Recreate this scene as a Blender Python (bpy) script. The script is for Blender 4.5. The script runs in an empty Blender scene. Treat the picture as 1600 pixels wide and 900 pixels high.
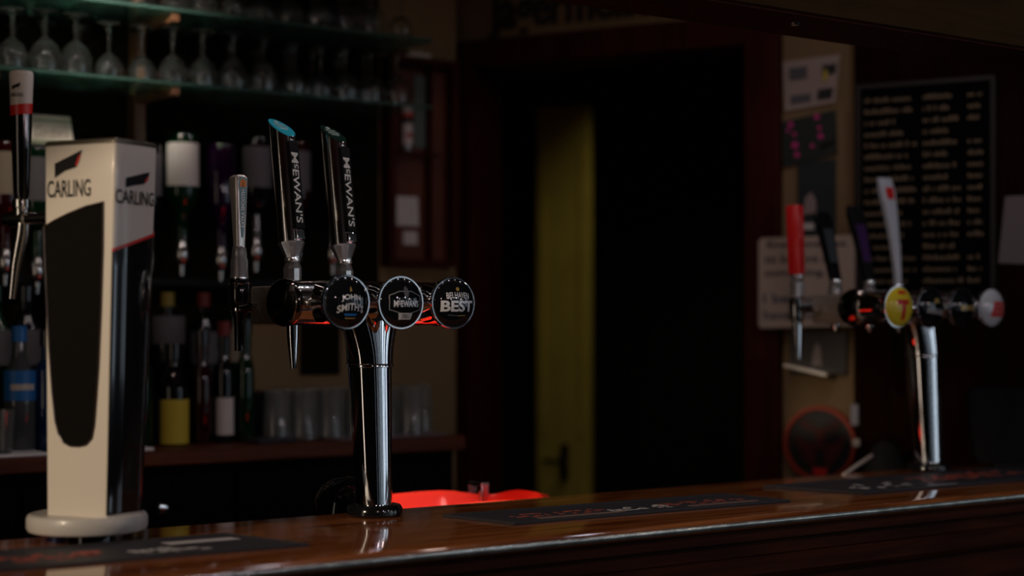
import bpy, bmesh, math, random
from mathutils import Vector, Matrix
R = math.radians
rnd = random.Random(7)
scn = bpy.context.scene
COL = scn.collection

# ---------------------------------------------------------------- camera
F, HX, HY, CH = 2600.0, 800.0, 505.0, 1.435          # focal (px), principal x, horizon row, eye height
PH = R(53.4)
SN, CS = math.sin(PH), math.cos(PH)

def room(X, Y):                       # camera ground frame -> room frame (x along the bar, y towards the back)
    return (SN*X + CS*Y, -CS*X + SN*Y)

cam_d = bpy.data.cameras.new('camera')
cam = bpy.data.objects.new('camera', cam_d)
COL.objects.link(cam)
cam.location = (0, 0, CH)
cam.rotation_euler = (R(90), 0, -(math.pi/2 - PH))
cam_d.sensor_width = 36
cam_d.lens = F/1600*36
cam_d.shift_y = (HY-450)/1600
cam_d.clip_start = .05
cam_d.dof.use_dof = True
cam_d.dof.focus_distance = 2.93
cam_d.dof.aperture_fstop = 1.45
cam_d.dof.aperture_blades = 7
scn.camera = cam

# ---------------------------------------------------------------- exposure, world, lights
vs = scn.view_settings
vs.view_transform = 'Standard'
vs.look = 'None'
vs.exposure = 0
vs.gamma = 1
vs.use_curve_mapping = False
w = bpy.data.worlds.new('World')
scn.world = w
w.use_nodes = True
w.node_tree.nodes['Background'].inputs[0].default_value = (.5, .45, .4, 1)
w.node_tree.nodes['Background'].inputs[1].default_value = .002

def area(name, loc, target, sx, sy, power, colr, spread=180):
    l = bpy.data.lights.new(name, 'AREA')
    l.shape = 'RECTANGLE'; l.size = sx; l.size_y = sy
    l.energy = power; l.color = colr; l.spread = R(spread)
    o = bpy.data.objects.new(name, l); COL.objects.link(o)
    o.location = loc
    o.rotation_euler = (Vector(target)-Vector(loc)).to_track_quat('-Z', 'Y').to_euler()
    return o
def spot(name, loc, target, power, colr, ang, blend=.5, rad=.04):
    l = bpy.data.lights.new(name, 'SPOT')
    l.energy = power; l.color = colr; l.spot_size = R(ang); l.spot_blend = blend; l.shadow_soft_size = rad
    o = bpy.data.objects.new(name, l); COL.objects.link(o)
    o.location = loc
    o.rotation_euler = (Vector(target)-Vector(loc)).to_track_quat('-Z', 'Y').to_euler()
    return o

WARM = (1, .78, .55); COOL = (.72, .86, 1)
def rc(X, Y, z):
    u, b = room(X, Y); return (u, b, z)
# unseen cool strips behind the camera, added as assumed windows for the chrome stripes: (centre, width, radiance)
WY = -1.25
ADDED_STRIPS = [(1.05, .05, .3), (1.78, .05, .5), (2.10, .20, .12), (2.50, .06, .8),
         (2.95, .36, .25), (3.40, .08, .8), (3.85, .45, .40), (4.55, .50, 1.5), (5.20, .20, .7), (5.70, .35, 2.2)]
WZ, WH = 1.62, 1.45
for x, wd_, L_ in ADDED_STRIPS:
    area('added_daylight_strip', (x, WY, WZ), (x, WY+1, WZ), wd_, WH, L_*3.1416*wd_*WH*1.0, COOL)
# more unseen cool strips added at right, as an assumed side window: (centre, width, radiance)
WX = 6.4
SIDE = [(-.70, .20, .8), (-.35, .34, 1.7), (.05, .10, .5), (.40, .42, 1.0), (.85, .08, 2.2), (1.20, .40, .7)]
for y, wd_, L_ in SIDE:
    area('added_daylight_strip', (WX, y, WZ), (WX-1, y, WZ), wd_, WH, L_*3.1416*wd_*WH, COOL)
# added unseen: broad warm fill panel at left, warm spot on near tap tower
area('warm_fill_panel', rc(-2.25, .85, 1.65), rc(-.3, 2.9, 1.5), .50, 1.7, 3.6, (1, .80, .62))
spot('warm_spot', (-1.15, 1.70, 2.15), (1.08, 2.38, 1.36), 112, (1, .80, .58), 22, .6, .05)
# assumed unseen lamps under the gantry ceiling, above the bar
LAMPS = [(.95, 2.32), (1.45, 2.40), (1.95, 2.32), (2.45, 2.38), (2.95, 2.32)]
PENDANTS = [(.9, .55, 1.93), (1.7, .75, 1.86), (2.5, .70, 1.90), (3.3, .55, 1.86), (2.1, -.25, 1.95)]  # assumed unseen pendants, added for highlights on badges and chrome
spot('service_spot', (1.95, 2.95, 2.6), (1.85, 2.70, 1.05), 190, (1, .93, .86), 14, .3)  # added unseen spot, brightens the red tub behind the bar
spot('bottle_spot', (.9, 2.6, 2.6), (1.25, 3.8, 1.95), 17, (1, .90, .74), 46, .9, .02)  # added unseen spot, brightens the bottles, labels and glasses
spot('shelf_spot', (1.00, 2.85, 2.50), (1.50, 3.68, 2.20), 110, (1, .88, .78), 38, .9, .025)  # added unseen spot, raises glints on the shelf stemware only
spot('passage_spot', (3.42, 3.64, 2.6), (3.76, 4.11, 1.55), 6.5, (1, .9, .7), 75, .8)  # added spot without a fixture, there to light the cream door

# ---------------------------------------------------------------- pixel helpers
def ray_b(x, y, b):                   # point on the plane room-y = b
    q = (x-HX)/F; Y = b/(-CS*q+SN)
    u, _ = room(q*Y, Y); return Vector((u, b, CH+(HY-y)/F*Y))
def ray_z(x, y, z):                   # point on a horizontal plane
    Y = F*(CH-z)/(y-HY); u, b = room((x-HX)/F*Y, Y); return Vector((u, b, z))
# end wall (holds the doorway): frame with x along the wall, -y towards the room
W0 = Vector((-.1058*.955, 5.0*.955)); WD = Vector((.7495, -.415)).normalized()
WANG = math.atan2(WD.y, WD.x) - (math.pi/2-PH)
WORG = room(*W0)
WM = Matrix.Translation((WORG[0], WORG[1], 0)) @ Matrix.Rotation(WANG, 4, 'Z')
def wloc(x, y, off=0.0):              # pixel -> (s, z) on the end wall, plane moved 'off' towards the room
    q = (x-HX)/F
    n = Vector((-WD.y, WD.x))         # pointing away from the camera
    o = W0 - n*off
    s = (q*o.y-o.x)/(WD.x-q*WD.y)
    Y = o.y+s*WD.y
    return s, CH+(HY-y)/F*Y

# ---------------------------------------------------------------- materials
MAT = {}
def nodes(m):
    return m.node_tree.nodes, m.node_tree.links
def mat(name, colr, rough=.5, metal=0, coat=0, trans=0, ior=1.45, bump=0, bscale=40, vary=0, vscale=8, spec=.5):
    if name in MAT: return MAT[name]
    m = bpy.data.materials.new(name); m.use_nodes = True
    N, L = nodes(m); p = N['Principled BSDF']
    p.inputs['Base Color'].default_value = (*colr, 1)
    p.inputs['Roughness'].default_value = rough
    p.inputs['Metallic'].default_value = metal
    p.inputs['Coat Weight'].default_value = coat
    p.inputs['Coat Roughness'].default_value = .04
    p.inputs['Transmission Weight'].default_value = trans
    p.inputs['IOR'].default_value = ior
    p.inputs['Specular IOR Level'].default_value = spec
    tc = N.new('ShaderNodeTexCoord')
    if vary:
        n = N.new('ShaderNodeTexNoise'); n.inputs['Scale'].default_value = vscale; n.inputs['Detail'].default_value = 6
        L.new(tc.outputs['Object'], n.inputs['Vector'])
        r = N.new('ShaderNodeMapRange'); r.inputs['From Min'].default_value = .3; r.inputs['From Max'].default_value = .7
        r.inputs['To Min'].default_value = 1-vary; r.inputs['To Max'].default_value = 1+vary
        L.new(n.outputs['Fac'], r.inputs['Value'])
        mx = N.new('ShaderNodeVectorMath'); mx.operation = 'SCALE'
        mx.inputs[0].default_value = colr
        L.new(r.outputs['Result'], mx.inputs['Scale']); L.new(mx.outputs[0], p.inputs['Base Color'])
    if bump:
        n = N.new('ShaderNodeTexNoise'); n.inputs['Scale'].default_value = bscale; n.inputs['Detail'].default_value = 4
        L.new(tc.outputs['Object'], n.inputs['Vector'])
        b = N.new('ShaderNodeBump'); b.inputs['Strength'].default_value = bump; b.inputs['Distance'].default_value = .002
        L.new(n.outputs['Fac'], b.inputs['Height']); L.new(b.outputs['Normal'], p.inputs['Normal'])
    MAT[name] = m
    return m
def wood(name, c1, c2, rough=.3, coat=.4, along='X', sc=1.0, wear=None, spec=.5):
    if name in MAT: return MAT[name]
    m = bpy.data.materials.new(name); m.use_nodes = True
    N, L = nodes(m); p = N['Principled BSDF']
    tc = N.new('ShaderNodeTexCoord'); mp = N.new('ShaderNodeMapping')
    s = {'X': (1.2, 14, 14), 'Z': (14, 14, 1.2)}[along]
    mp.inputs['Scale'].default_value = tuple(v*sc for v in s)
    L.new(tc.outputs['Object'], mp.inputs['Vector'])
    n = N.new('ShaderNodeTexNoise'); n.inputs['Scale'].default_value = 2.2; n.inputs['Detail'].default_value = 9
    n.inputs['Distortion'].default_value = 1.2
    L.new(mp.outputs[0], n.inputs['Vector'])
    cr = N.new('ShaderNodeValToRGB')
    cr.color_ramp.elements[0].position = .32; cr.color_ramp.elements[0].color = (*c1, 1)
    cr.color_ramp.elements[1].position = .68; cr.color_ramp.elements[1].color = (*c2, 1)
    L.new(n.outputs['Fac'], cr.inputs['Fac']); L.new(cr.outputs['Color'], p.inputs['Base Color'])
    p.inputs['Roughness'].default_value = rough; p.inputs['Specular IOR Level'].default_value = spec
    p.inputs['Coat Weight'].default_value = coat; p.inputs['Coat Roughness'].default_value = .06
    if wear:
        n2 = N.new('ShaderNodeTexNoise'); n2.inputs['Scale'].default_value = 9; n2.inputs['Detail'].default_value = 8
        L.new(tc.outputs['Object'], n2.inputs['Vector'])
        r = N.new('ShaderNodeMapRange'); r.inputs['From Min'].default_value = .42; r.inputs['From Max'].default_value = .58
        r.inputs['To Min'].default_value = wear[0]; r.inputs['To Max'].default_value = wear[1]
        L.new(n2.outputs['Fac'], r.inputs['Value']); L.new(r.outputs[0], p.inputs['Roughness'])
        b = N.new('ShaderNodeBump'); b.inputs['Strength'].default_value = .04; b.inputs['Distance'].default_value = .002
        L.new(n2.outputs['Fac'], b.inputs['Height']); L.new(b.outputs['Normal'], p.inputs['Normal'])
    MAT[name] = m
    return m
CHROME = mat('chrome', (.80, .80, .82), .05, 1)
CHROME2 = mat('worn chrome', (.62, .61, .60), .16, 1, bump=.15, bscale=120)
STEEL = mat('brushed steel', (.55, .53, .5), .33, 1, bump=.3, bscale=200)
SATIN = mat('satin chrome', (.80, .79, .77), .2, .85)
SILVER = mat('silver paint', (.66, .63, .58), .24, .55, bump=.08, bscale=90)
BLACK = mat('gloss black plastic', (.008, .008, .009), .12, coat=.6)
MBLACK = mat('matt black', (.006, .006, .006), .6, spec=.2)
CREAM = mat('cream plastic', (.72, .66, .58), .28, coat=.35)
GREYP = mat('pale grey plastic', (.50, .48, .45), .35, coat=.2)
WHITE = mat('white print', (.78, .77, .75), .4)
SILVERP = mat('silver print', (.88, .88, .90), .35, .2)
GREYINK = mat('dark grey ink', (.10, .10, .11), .4)
DISC = mat('black badge lens', (.006, .007, .009), .04, coat=.35)
TEAL = mat('teal enamel', (.05, .62, .80), .15, coat=.6)
DGREEN = mat('dark green enamel', (.012, .04, .028), .15, coat=.6)
EGREEN = mat('green label', (.01, .10, .10), .3, coat=.3)
RED = mat('red print', (.65, .02, .015), .35)
REDH = mat('red handle plastic', (.72, .015, .015), .3, coat=.3)
ORANGE = mat('orange print', (.85, .25, .03), .4)
YELLOW = mat('yellow print', (.80, .62, .03), .35, coat=.4)
GOLD = mat('gold print', (.55, .36, .10), .35, .3)
BLUE = mat('blue print', (.02, .16, .45), .4)
TUB = mat('red tub plastic', (.85, .045, .02), .35, coat=.2)
CLEAR = mat('clear glass', (.95, .98, .96), .025, trans=.995, ior=1.45)
GREENG = mat('shelf glass green edge', (.35, .72, .60), .04, trans=.9, ior=1.5)
BARW = wood('polished bar wood', (.14, .035, .009), (.42, .14, .040), .22, .55, 'X', 1, wear=(.07, .16))
BARF = wood('dark bar front wood', (.030, .007, .003), (.075, .019, .007), .75, 0, 'X', 1, spec=.12)
DARKW = wood('dark red stained wood', (.028, .003, .0015), (.055, .007, .003), .6, 0, 'Z', 1, spec=.12)
BACKW = wood('back counter wood', (.06, .013, .005), (.12, .030, .010), .5, 0, 'X', 1, spec=.2)
BEAMW = wood('aged beam wood', (.034, .018, .006), (.06, .034, .012), .9, 0, 'X', 1, spec=.08)
PLASTER = mat('beige textured wall', (.23, .155, .080), .9, spec=.1, bump=.5, bscale=60, vary=.12, vscale=3)
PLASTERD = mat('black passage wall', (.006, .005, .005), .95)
PAPER = mat('white paper', (.62, .58, .54), .8)
CARDB = mat('off white card', (.62, .55, .46), .8, vary=.08, vscale=12)
MATB = mat('black rubber runner', (.030, .028, .034), .5, bump=.5, bscale=900, spec=.3)
CREAMD = mat('cream yellow painted wood', (.55, .43, .07), .6, vary=.15, vscale=4)

# ---------------------------------------------------------------- object helpers
def obj(name, bm, m=None, parent=None, loc=None, rot=None, smooth=35, M=None):
    if M is not None: bm.transform(M)
    bmesh.ops.recalc_face_normals(bm, faces=bm.faces)
    me = bpy.data.meshes.new(name)
    bm.to_mesh(me); bm.free()
    if m: me.materials.append(m)
    if smooth:
        me.shade_smooth(); me.set_sharp_from_angle(angle=R(smooth))
    else: me.shade_flat()
    o = bpy.data.objects.new(name, me); COL.objects.link(o)
    if parent is not None: o.parent = parent
    if loc is not None: o.location = loc
    if rot is not None: o.rotation_euler = rot
    return o
def tag(o, label=None, cat=None, group=None, kind=None):
    if label: o['label'] = label
    if cat: o['category'] = cat
    if group: o['group'] = group
    if kind: o['kind'] = kind
    return o
def empty(name, loc, rz=0):
    o = bpy.data.objects.new(name, None); COL.objects.link(o)
    o.location = loc; o.rotation_euler = (0, 0, rz); o.empty_display_size = .05
    return o
def kids(o): return [c for c in list(COL.objects) if c.parent == o]
def copy_tree(o, parent=None):
    c = o.copy(); COL.objects.link(c)
    if parent is not None: c.parent = parent
    for ch in kids(o): copy_tree(ch, c)
    return c
def NB(): return bmesh.new()
def box(bm, x0, x1, y0, y1, z0, z1, bev=0, M=None):
    t = bmesh.new()
    bmesh.ops.create_cube(t, size=1)
    for v in t.verts:
        v.co = Vector(((x0+x1)/2+v.co.x*(x1-x0), (y0+y1)/2+v.co.y*(y1-y0), (z0+z1)/2+v.co.z*(z1-z0)))
    if bev: bmesh.ops.bevel(t, geom=t.edges[:], offset=bev, segments=2, affect='EDGES', profile=.5)
    merge(bm, t, M); return bm
def merge(bm, t, M=None):
    if M is not None: t.transform(M)
    me = bpy.data.meshes.new('tmp'); t.to_mesh(me); t.free()
    bm.from_mesh(me); bpy.data.meshes.remove(me)
def lathe(bm, prof, seg=32, M=None):
    t = bmesh.new(); rings = []
    for r, z in prof:
        if r < 1e-6: rings.append([t.verts.new((0, 0, z))])
        else: rings.append([t.verts.new((r*math.cos(2*math.pi*i/seg), r*math.sin(2*math.pi*i/seg), z)) for i in range(seg)])
    for a, b in zip(rings, rings[1:]):
        if len(a) == 1 and len(b) == 1: continue
        for i in range(seg):
            j = (i+1) % seg
            if len(a) == 1: t.faces.new((a[0], b[i], b[j]))
            elif len(b) == 1: t.faces.new((a[i], a[j], b[0]))
            else: t.faces.new((a[i], a[j], b[j], b[i]))
    merge(bm, t, M); return bm
def loft(bm, rings, cap=True, M=None, closed=True):
    t = bmesh.new()
    V = [[t.verts.new(p) for p in r] for r in rings]
    n = len(V[0])
    for a, b in zip(V, V[1:]):
        for i in range(n if closed else n-1):
            j = (i+1) % n
            t.faces.new((a[i], a[j], b[j], b[i]))
    if cap:
        t.faces.new(V[0][::-1]); t.faces.new(V[-1])
    merge(bm, t, M); return bm
def tube(bm, pts, rad, seg=14, M=None):
    pts = [Vector(p) for p in pts]
    if not hasattr(rad, '__len__'): rad = [rad]*len(pts)
    rings = []; up = None
    for i, p in enumerate(pts):
        d = (pts[min(i+1, len(pts)-1)]-pts[max(i-1, 0)]).normalized()
        if up is None:
            up = Vector((0, 0, 1)) if abs(d.z) < .9 else Vector((1, 0, 0))
        a = d.cross(up).normalized(); b2 = a.cross(d).normalized(); up = b2
        rings.append([p+(a*math.cos(2*math.pi*k/seg)+b2*math.sin(2*math.pi*k/seg))*rad[i] for k in range(seg)])
    return loft(bm, rings, True, M)
def prism(bm, poly, z0, z1, M=None):
    return loft(bm, [[(x, y, z0) for x, y in poly], [(x, y, z1) for x, y in poly]], True, M)
FACE = Matrix(((1, 0, 0, 0), (0, 0, 1, 0), (0, 1, 0, 0), (0, 0, 0, 1)))       # (x,y,z)->(x, z, y): drawing on a wall plane, thickness along y
def flat(bm, poly, y0, y1, M=None):   # polygon given in (x,z), thickness from y0 to y1
    return loft(bm, [[(x, y0, z) for x, z in poly], [(x, y1, z) for x, z in poly]], True, M)
def circ(cx, cz, r, n=32, rz=None, a0=0, a1=360):
    rz = rz or r
    return [(cx+r*math.cos(R(a0+(a1-a0)*i/n)), cz+rz*math.sin(R(a0+(a1-a0)*i/n))) for i in range(n)]
def ring2(bm, cx, cz, r0, r1, y0, y1, n=48, sx=1.0):
    t = bmesh.new(); V = []
    for r, y in ((r0, y0), (r1, y0), (r1, y1), (r0, y1)):
        V.append([t.verts.new((cx+sx*r*math.cos(2*math.pi*i/n), y, cz+r*math.sin(2*math.pi*i/n))) for i in range(n)])
    for k in range(4):
        a, b = V[k], V[(k+1) % 4]
        for i in range(n):
            j = (i+1) % n; t.faces.new((a[i], a[j], b[j], b[i]))
    merge(bm, t); return bm
def text(s, wd=None, ht=None, bold=0.0, sub=None, shear=0.0):
    """bmesh of a word in the xy plane, centred, scaled to wd x ht"""
    cu = bpy.data.curves.new('t', 'FONT'); cu.body = s; cu.size = 1; cu.offset = bold; cu.resolution_u = 3; cu.shear = shear
    to = bpy.data.objects.new('t', cu); COL.objects.link(to)
    bpy.context.view_layer.update()
    dg = bpy.context.evaluated_depsgraph_get()
    me = bpy.data.meshes.new_from_object(to.evaluated_get(dg))
    bm = bmesh.new(); bm.from_mesh(me)
    bpy.data.objects.remove(to); bpy.data.curves.remove(cu); bpy.data.meshes.remove(me)
    xs = [v.co.x for v in bm.verts]; ys = [v.co.y for v in bm.verts]
    w0, h0 = max(xs)-min(xs), max(ys)-min(ys); cx, cy = (max(xs)+min(xs))/2, (max(ys)+min(ys))/2
    if wd is None: wd = w0*ht/h0
    if ht is None: ht = h0*wd/w0
    for v in bm.verts: v.co = Vector(((v.co.x-cx)/w0*wd, (v.co.y-cy)/h0*ht, 0))
    if sub:
        bmesh.ops.triangulate(bm, faces=bm.faces[:])
        for _ in range(8):
            es = [e for e in bm.edges if e.calc_length() > sub]
            if not es: break
            bmesh.ops.subdivide_edges(bm, edges=es, cuts=1)
            bmesh.ops.triangulate(bm, faces=[f for f in bm.faces if len(f.verts) > 3])
    return bm
def mapv(bm, fn):
    for v in bm.verts: v.co = Vector(fn(v.co))
    return bm
def wallpaper(s): pass
def textface(bm, s, cx, cz, y, wd=None, ht=None, bold=0.0, shear=0):   # text on a plane facing -y
    t = text(s, wd, ht, bold, shear=shear); mapv(t, lambda c: (cx+c.x, y, cz+c.y)); merge(bm, t)

# ================================================================ STRUCTURE
bm = NB(); box(bm, -4, 7, -3.5, 8, -.1, 0)
tag(obj('floor', bm, mat('dark floor', (.02, .014, .010), .7, vary=.2), smooth=0), kind='structure')
bm = NB(); box(bm, -4, 7, -3.5, 8, 2.75, 2.85)
tag(obj('ceiling', bm, mat('dark ceiling', (.05, .04, .03), .9), smooth=0), kind='structure')
SB = 3.80
uend = ray_b(712, 300, SB).x
bm = NB(); box(bm, -1.5, uend, SB, SB+.12, 0, 2.75)
tag(obj('wall_back', bm, PLASTER, smooth=0), kind='structure')
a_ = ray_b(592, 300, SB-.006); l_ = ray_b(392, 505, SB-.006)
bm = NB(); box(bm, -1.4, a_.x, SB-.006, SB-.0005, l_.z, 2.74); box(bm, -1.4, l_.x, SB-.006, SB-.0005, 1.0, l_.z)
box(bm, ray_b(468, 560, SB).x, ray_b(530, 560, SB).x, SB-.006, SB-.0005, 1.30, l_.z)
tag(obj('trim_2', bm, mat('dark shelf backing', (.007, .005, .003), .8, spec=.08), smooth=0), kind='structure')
# end wall with the doorway
dz1 = wloc(745, 108)[1]; s0 = wloc(745, 108)[0]; s1 = wloc(1170, 72)[0]
sE = 2.6
bm = NB()
box(bm, -.32, s0, 0, .14, 0, 2.75)
box(bm, s0, s1, 0, .14, dz1, 2.75)
box(bm, s1, sE, 0, .14, 0, 2.75)
o = tag(obj('wall_end', bm, PLASTER, smooth=0), kind='structure'); o.matrix_world = WM
bm = NB(); fw = .088
box(bm, s0-fw, s0+.002, -.035, .15, 0, dz1+.078, .006)
box(bm, s1-.002, s1+fw+.005, -.035, .15, 0, dz1+.078, .006)
box(bm, s0, s1, -.034, .15, dz1-.002, dz1+.078, .006)
o = tag(obj('door_1', bm, DARKW, smooth=20), kind='structure'); o.matrix_world = WM
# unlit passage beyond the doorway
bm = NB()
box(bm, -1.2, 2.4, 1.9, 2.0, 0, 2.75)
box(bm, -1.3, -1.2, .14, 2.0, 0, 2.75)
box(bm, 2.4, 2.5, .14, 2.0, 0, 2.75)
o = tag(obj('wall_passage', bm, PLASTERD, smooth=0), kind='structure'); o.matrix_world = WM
# black panelling on the right of the end wall
sp0 = wloc(1338, 300)[0]
bm = NB(); box(bm, sp0, sE, -.022, -.001, 0, 2.74, .003)
o = tag(obj('trim_1', bm, wood('black red panelling', (.009, .0015, .001), (.016, .003, .0015), .8, 0, 'Z', spec=.05), smooth=20), kind='structure'); o.matrix_world = WM

# cream door in the passage
def wall_thing(name, s, z, off=0.0, rz=0.0):
    p = WM @ Vector((s, -off, z))
    return empty(name, p, WANG+rz)
dA = wloc(838, 165, -1.0); dB = wloc(919, 172, -1.0)
t = wall_thing('passage_door', (dA[0]+dB[0])/2, 0, -1.0)
hw = (dB[0]-dA[0])/2; ztop = dA[1]
bm = NB(); box(bm, -hw, hw, 0, .04, 0, ztop, .004)
obj('door_panel', bm, CREAMD, t, smooth=20)
bm = NB()
for z0, z1 in ((.2, .95), (1.05, ztop-.15)):
    box(bm, -hw+.02, -hw+.03, -.006, .002, z0, z1); box(bm, hw-.03, hw-.02, -.006, .002, z0, z1)
obj('moulding', bm, CREAMD, t, smooth=0)
hz = wloc(884, 720, -1.0)
bm = NB(); box(bm, .0, .028, -.014, .001, hz[1]-.07, hz[1]+.06, .004)
tube(bm, [(.014, -.01, hz[1]), (.014, -.045, hz[1]), (-.05, -.048, hz[1])], .008)
obj('handle', bm, MBLACK, t)
tag(t, 'narrow cream yellow door seen through the dark doorway', 'door')
box_ = None

# ================================================================ BAR
ZB = 1.10; FB = 2.062; RB = 2.535
def uw(b):                              # u of the end wall at depth b (bar butts against it)
    d = Vector((math.cos(WANG), math.sin(WANG)))
    return WORG[0]+d.x*(b-WORG[1])/d.y-.03
def sweep_u(bm, prof, u0=-.9, endwall=True):    # profile [(b,z)], from u0 to the end wall
    a = [(u0, b, z) for b, z in prof]
    c = [(uw(b) if endwall else endwall, b, z) for b, z in prof]
    return loft(bm, [a, c], True)
t = empty('bar_counter', (0, 2.3, 0))
def bobj(name, bm, m, parent=t, smooth=35):
    return obj(name, bm, m, parent, M=Matrix.Translation((0, -2.3, 0)), smooth=smooth)
th = .046
prof = [(RB, ZB-.0255), (RB, ZB-.006), (RB-.004, ZB)] + [(2.25, ZB)]
for k in range(0, 9):                  # rounded front nosing
    a = R(90+k*180/8)
    prof.append((FB+.020+.020*math.cos(a), ZB-.012+.012*math.sin(a)))
prof += [(FB+.024, ZB-.0255)]
bm = NB(); sweep_u(bm, prof); bobj('bar_top', bm, BARW)
bm = NB(); sweep_u(bm, [(FB+.026, ZB-th), (FB+.026, ZB-.0255), (RB-.01, ZB-.0255), (RB-.01, ZB-th)]); bobj('under_top', bm, BARF)
bm = NB(); sweep_u(bm, [(FB+.045, ZB-.30), (FB+.045, ZB-th), (RB-.03, ZB-th), (RB-.03, ZB-.30)]); bobj('frieze', bm, BARF)
bm = NB(); sweep_u(bm, [(FB+.030, ZB-.115), (FB+.022, ZB-.105), (FB+.022, ZB-.085), (FB+.030, ZB-.075), (FB+.05, ZB-.075), (FB+.05, ZB-.115)]); bobj('moulding', bm, BARF)
bm = NB(); sweep_u(bm, [(FB+.07, 0), (FB+.07, ZB-.30), (RB-.05, ZB-.30), (RB-.05, 0)]); bobj('front_panel', bm, BARF)
EDGE = mat('nosing highlight metal', (.40, .40, .36), .24, .75, bump=.4, bscale=45, vary=.45, vscale=30)  # pale metallic strip stands in for the window highlight on the nosing
bm = NB(); sweep_u(bm, [(FB+.0009, ZB-.0068), (FB-.0006, ZB-.0095), (FB-.0010, ZB-.012), (FB-.0006, ZB-.0148), (FB+.0006, ZB-.0168), (FB+.010, ZB-.012)]); o = bobj('edge_highlight', bm, EDGE); o['label'] = 'pale strip standing in for the highlight along the front edge'
tag(t, 'long polished brown wooden bar counter with rounded front edge', 'bar counter')

# lower service shelf behind the bar
t = empty('service_shelf', (1.2, 2.76, 0))
bm = NB(); box(bm, -2.1, 1.88, -.20, .20, .878, .908, .003); obj('shelf_top', bm, mat('dark worktop', (.02, .017, .015), .5), t, smooth=20)
bm = NB()
for x in (-2.05, -.7, .65, 1.84): box(bm, x-.02, x+.02, -.18, .19, 0, .878, .002)
obj('support', bm, MBLACK, t, smooth=0)
tag(t, 'dark low service shelf running behind the bar counter', 'shelf')

# overhead gantry beam
t = empty('gantry_beam', (0, 2.09, 1.97))
bm = NB(); sweep_u(bm, [(-.09, 0), (-.09, .6), (-.07, .6), (-.07, 0)], -.9)
# (uw expects absolute depth; rebuild with absolute profile below)
bm.free()
bm = NB(); sweep_u(bm, [(2.0, 1.972), (2.0, 2.70), (2.02, 2.70), (2.02, 1.972)], -.9); obj('fascia_board', bm, BEAMW, t, M=Matrix.Translation((0, -2.09, -1.97)), smooth=0)
bm = NB(); sweep_u(bm, [(2.02, 1.97), (2.02, 2.70), (2.18, 2.70), (2.18, 1.97)], -.9); obj('soffit_board', bm, DARKW, t, M=Matrix.Translation((0, -2.09, -1.97)), smooth=0)
bm = NB()
lp = ray_b(1243, 37, 2.08); lathe(bm, [(0, -.004), (.008, -.004), (.010, 0), (0, 0)], 16, M=Matrix.Translation((lp.x, lp.y, 1.97)))
obj('screw_cap', bm, CHROME, t, M=Matrix.Translation((0, -2.09, -1.97)))
tag(t, 'long wooden overhead beam above the bar at the top right', 'beam')

# assumed ceiling lamps, out of view
lampo = None
for i, (u, b) in enumerate(LAMPS):
    t = empty('assumed_spotlight', (u, b, 2.75))
    bm = NB(); lathe(bm, [(.03, 0), (.045, -.005), (.05, -.09), (.046, -.09), (.040, -.05), (.0, -.045)], 24); obj('housing', bm, BLACK, t)
    l = bpy.data.lights.new('assumed_spot_bulb', 'AREA'); l.shape = 'DISK'; l.size = .08; l.energy = .85
    l.color = [(1, .72, .62), (1, .85, .9), (.9, .9, 1), (1, .76, .66), (.95, .9, 1)][i]
    lo = bpy.data.objects.new('assumed_spot_bulb', l); COL.objects.link(lo); lo.location = (0, 0, -.088); lo.parent = t
    tag(t, 'assumed small black ceiling spotlight over the bar', 'assumed ceiling lamp', 'assumed ceiling spotlights over the bar')

# assumed unseen pendant lamps in the drinkers' side of the room
for i, (u, b, z) in enumerate(PENDANTS):
    t = empty('assumed_pendant', (u, b, z))
    bm = NB(); tube(bm, [(0, 0, .07), (0, 0, 2.75-z)], .003, 8); obj('cord', bm, MBLACK, t)
    bm = NB(); lathe(bm, [(.012, .075), (.02, .075), (.06, .062), (.066, .055), (.060, .055), (.018, .068), (.012, .068)], 24); obj('lamp_shade', bm, BLACK, t)
    l = bpy.data.lights.new('assumed_pendant_bulb', 'POINT'); l.shadow_soft_size = .05; l.energy = 2.8
    l.color = [(1, .72, .70), (1, .82, .95), (.88, .90, 1), (1, .74, .66), (1, .8, .9)][i]
    lo = bpy.data.objects.new('assumed_pendant_bulb', l); COL.objects.link(lo); lo.parent = t
    tag(t, 'assumed small pendant lamp hanging in the drinkers side of the room', 'assumed ceiling lamp', 'assumed pendant lamps in the drinkers side')

# frames of the assumed, unseen windows behind the camera, around the added strips
z0, z1 = WZ-WH/2, WZ+WH/2
for i, (x0, x1) in enumerate(((.95, 1.95), (1.95, 2.65), (2.65, 4.15), (4.25, 5.95))):
    bm = NB()
    for a, b, c, d in ((x0, x0+.03, z0-.05, z1+.05), (x1-.03, x1, z0-.05, z1+.05), (x0, x1, z0-.05, z0), (x0, x1, z1, z1+.05)):
        box(bm, a, b, WY-.04, WY-.005, c, d)
    tag(obj('window_%d' % (i+1), bm, MBLACK, smooth=0), kind='structure')

bm = NB()
for a, b, c, d in ((-.85, -.81, z0-.05, z1+.05), (1.42, 1.46, z0-.05, z1+.05), (-.85, 1.46, z0-.05, z0), (-.85, 1.46, z1, z1+.05)):
    box(bm, WX+.005, WX+.04, a, b, c, d)
tag(obj('window_5', bm, MBLACK, smooth=0), kind='structure')  # frame of the assumed, unseen side window

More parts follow.
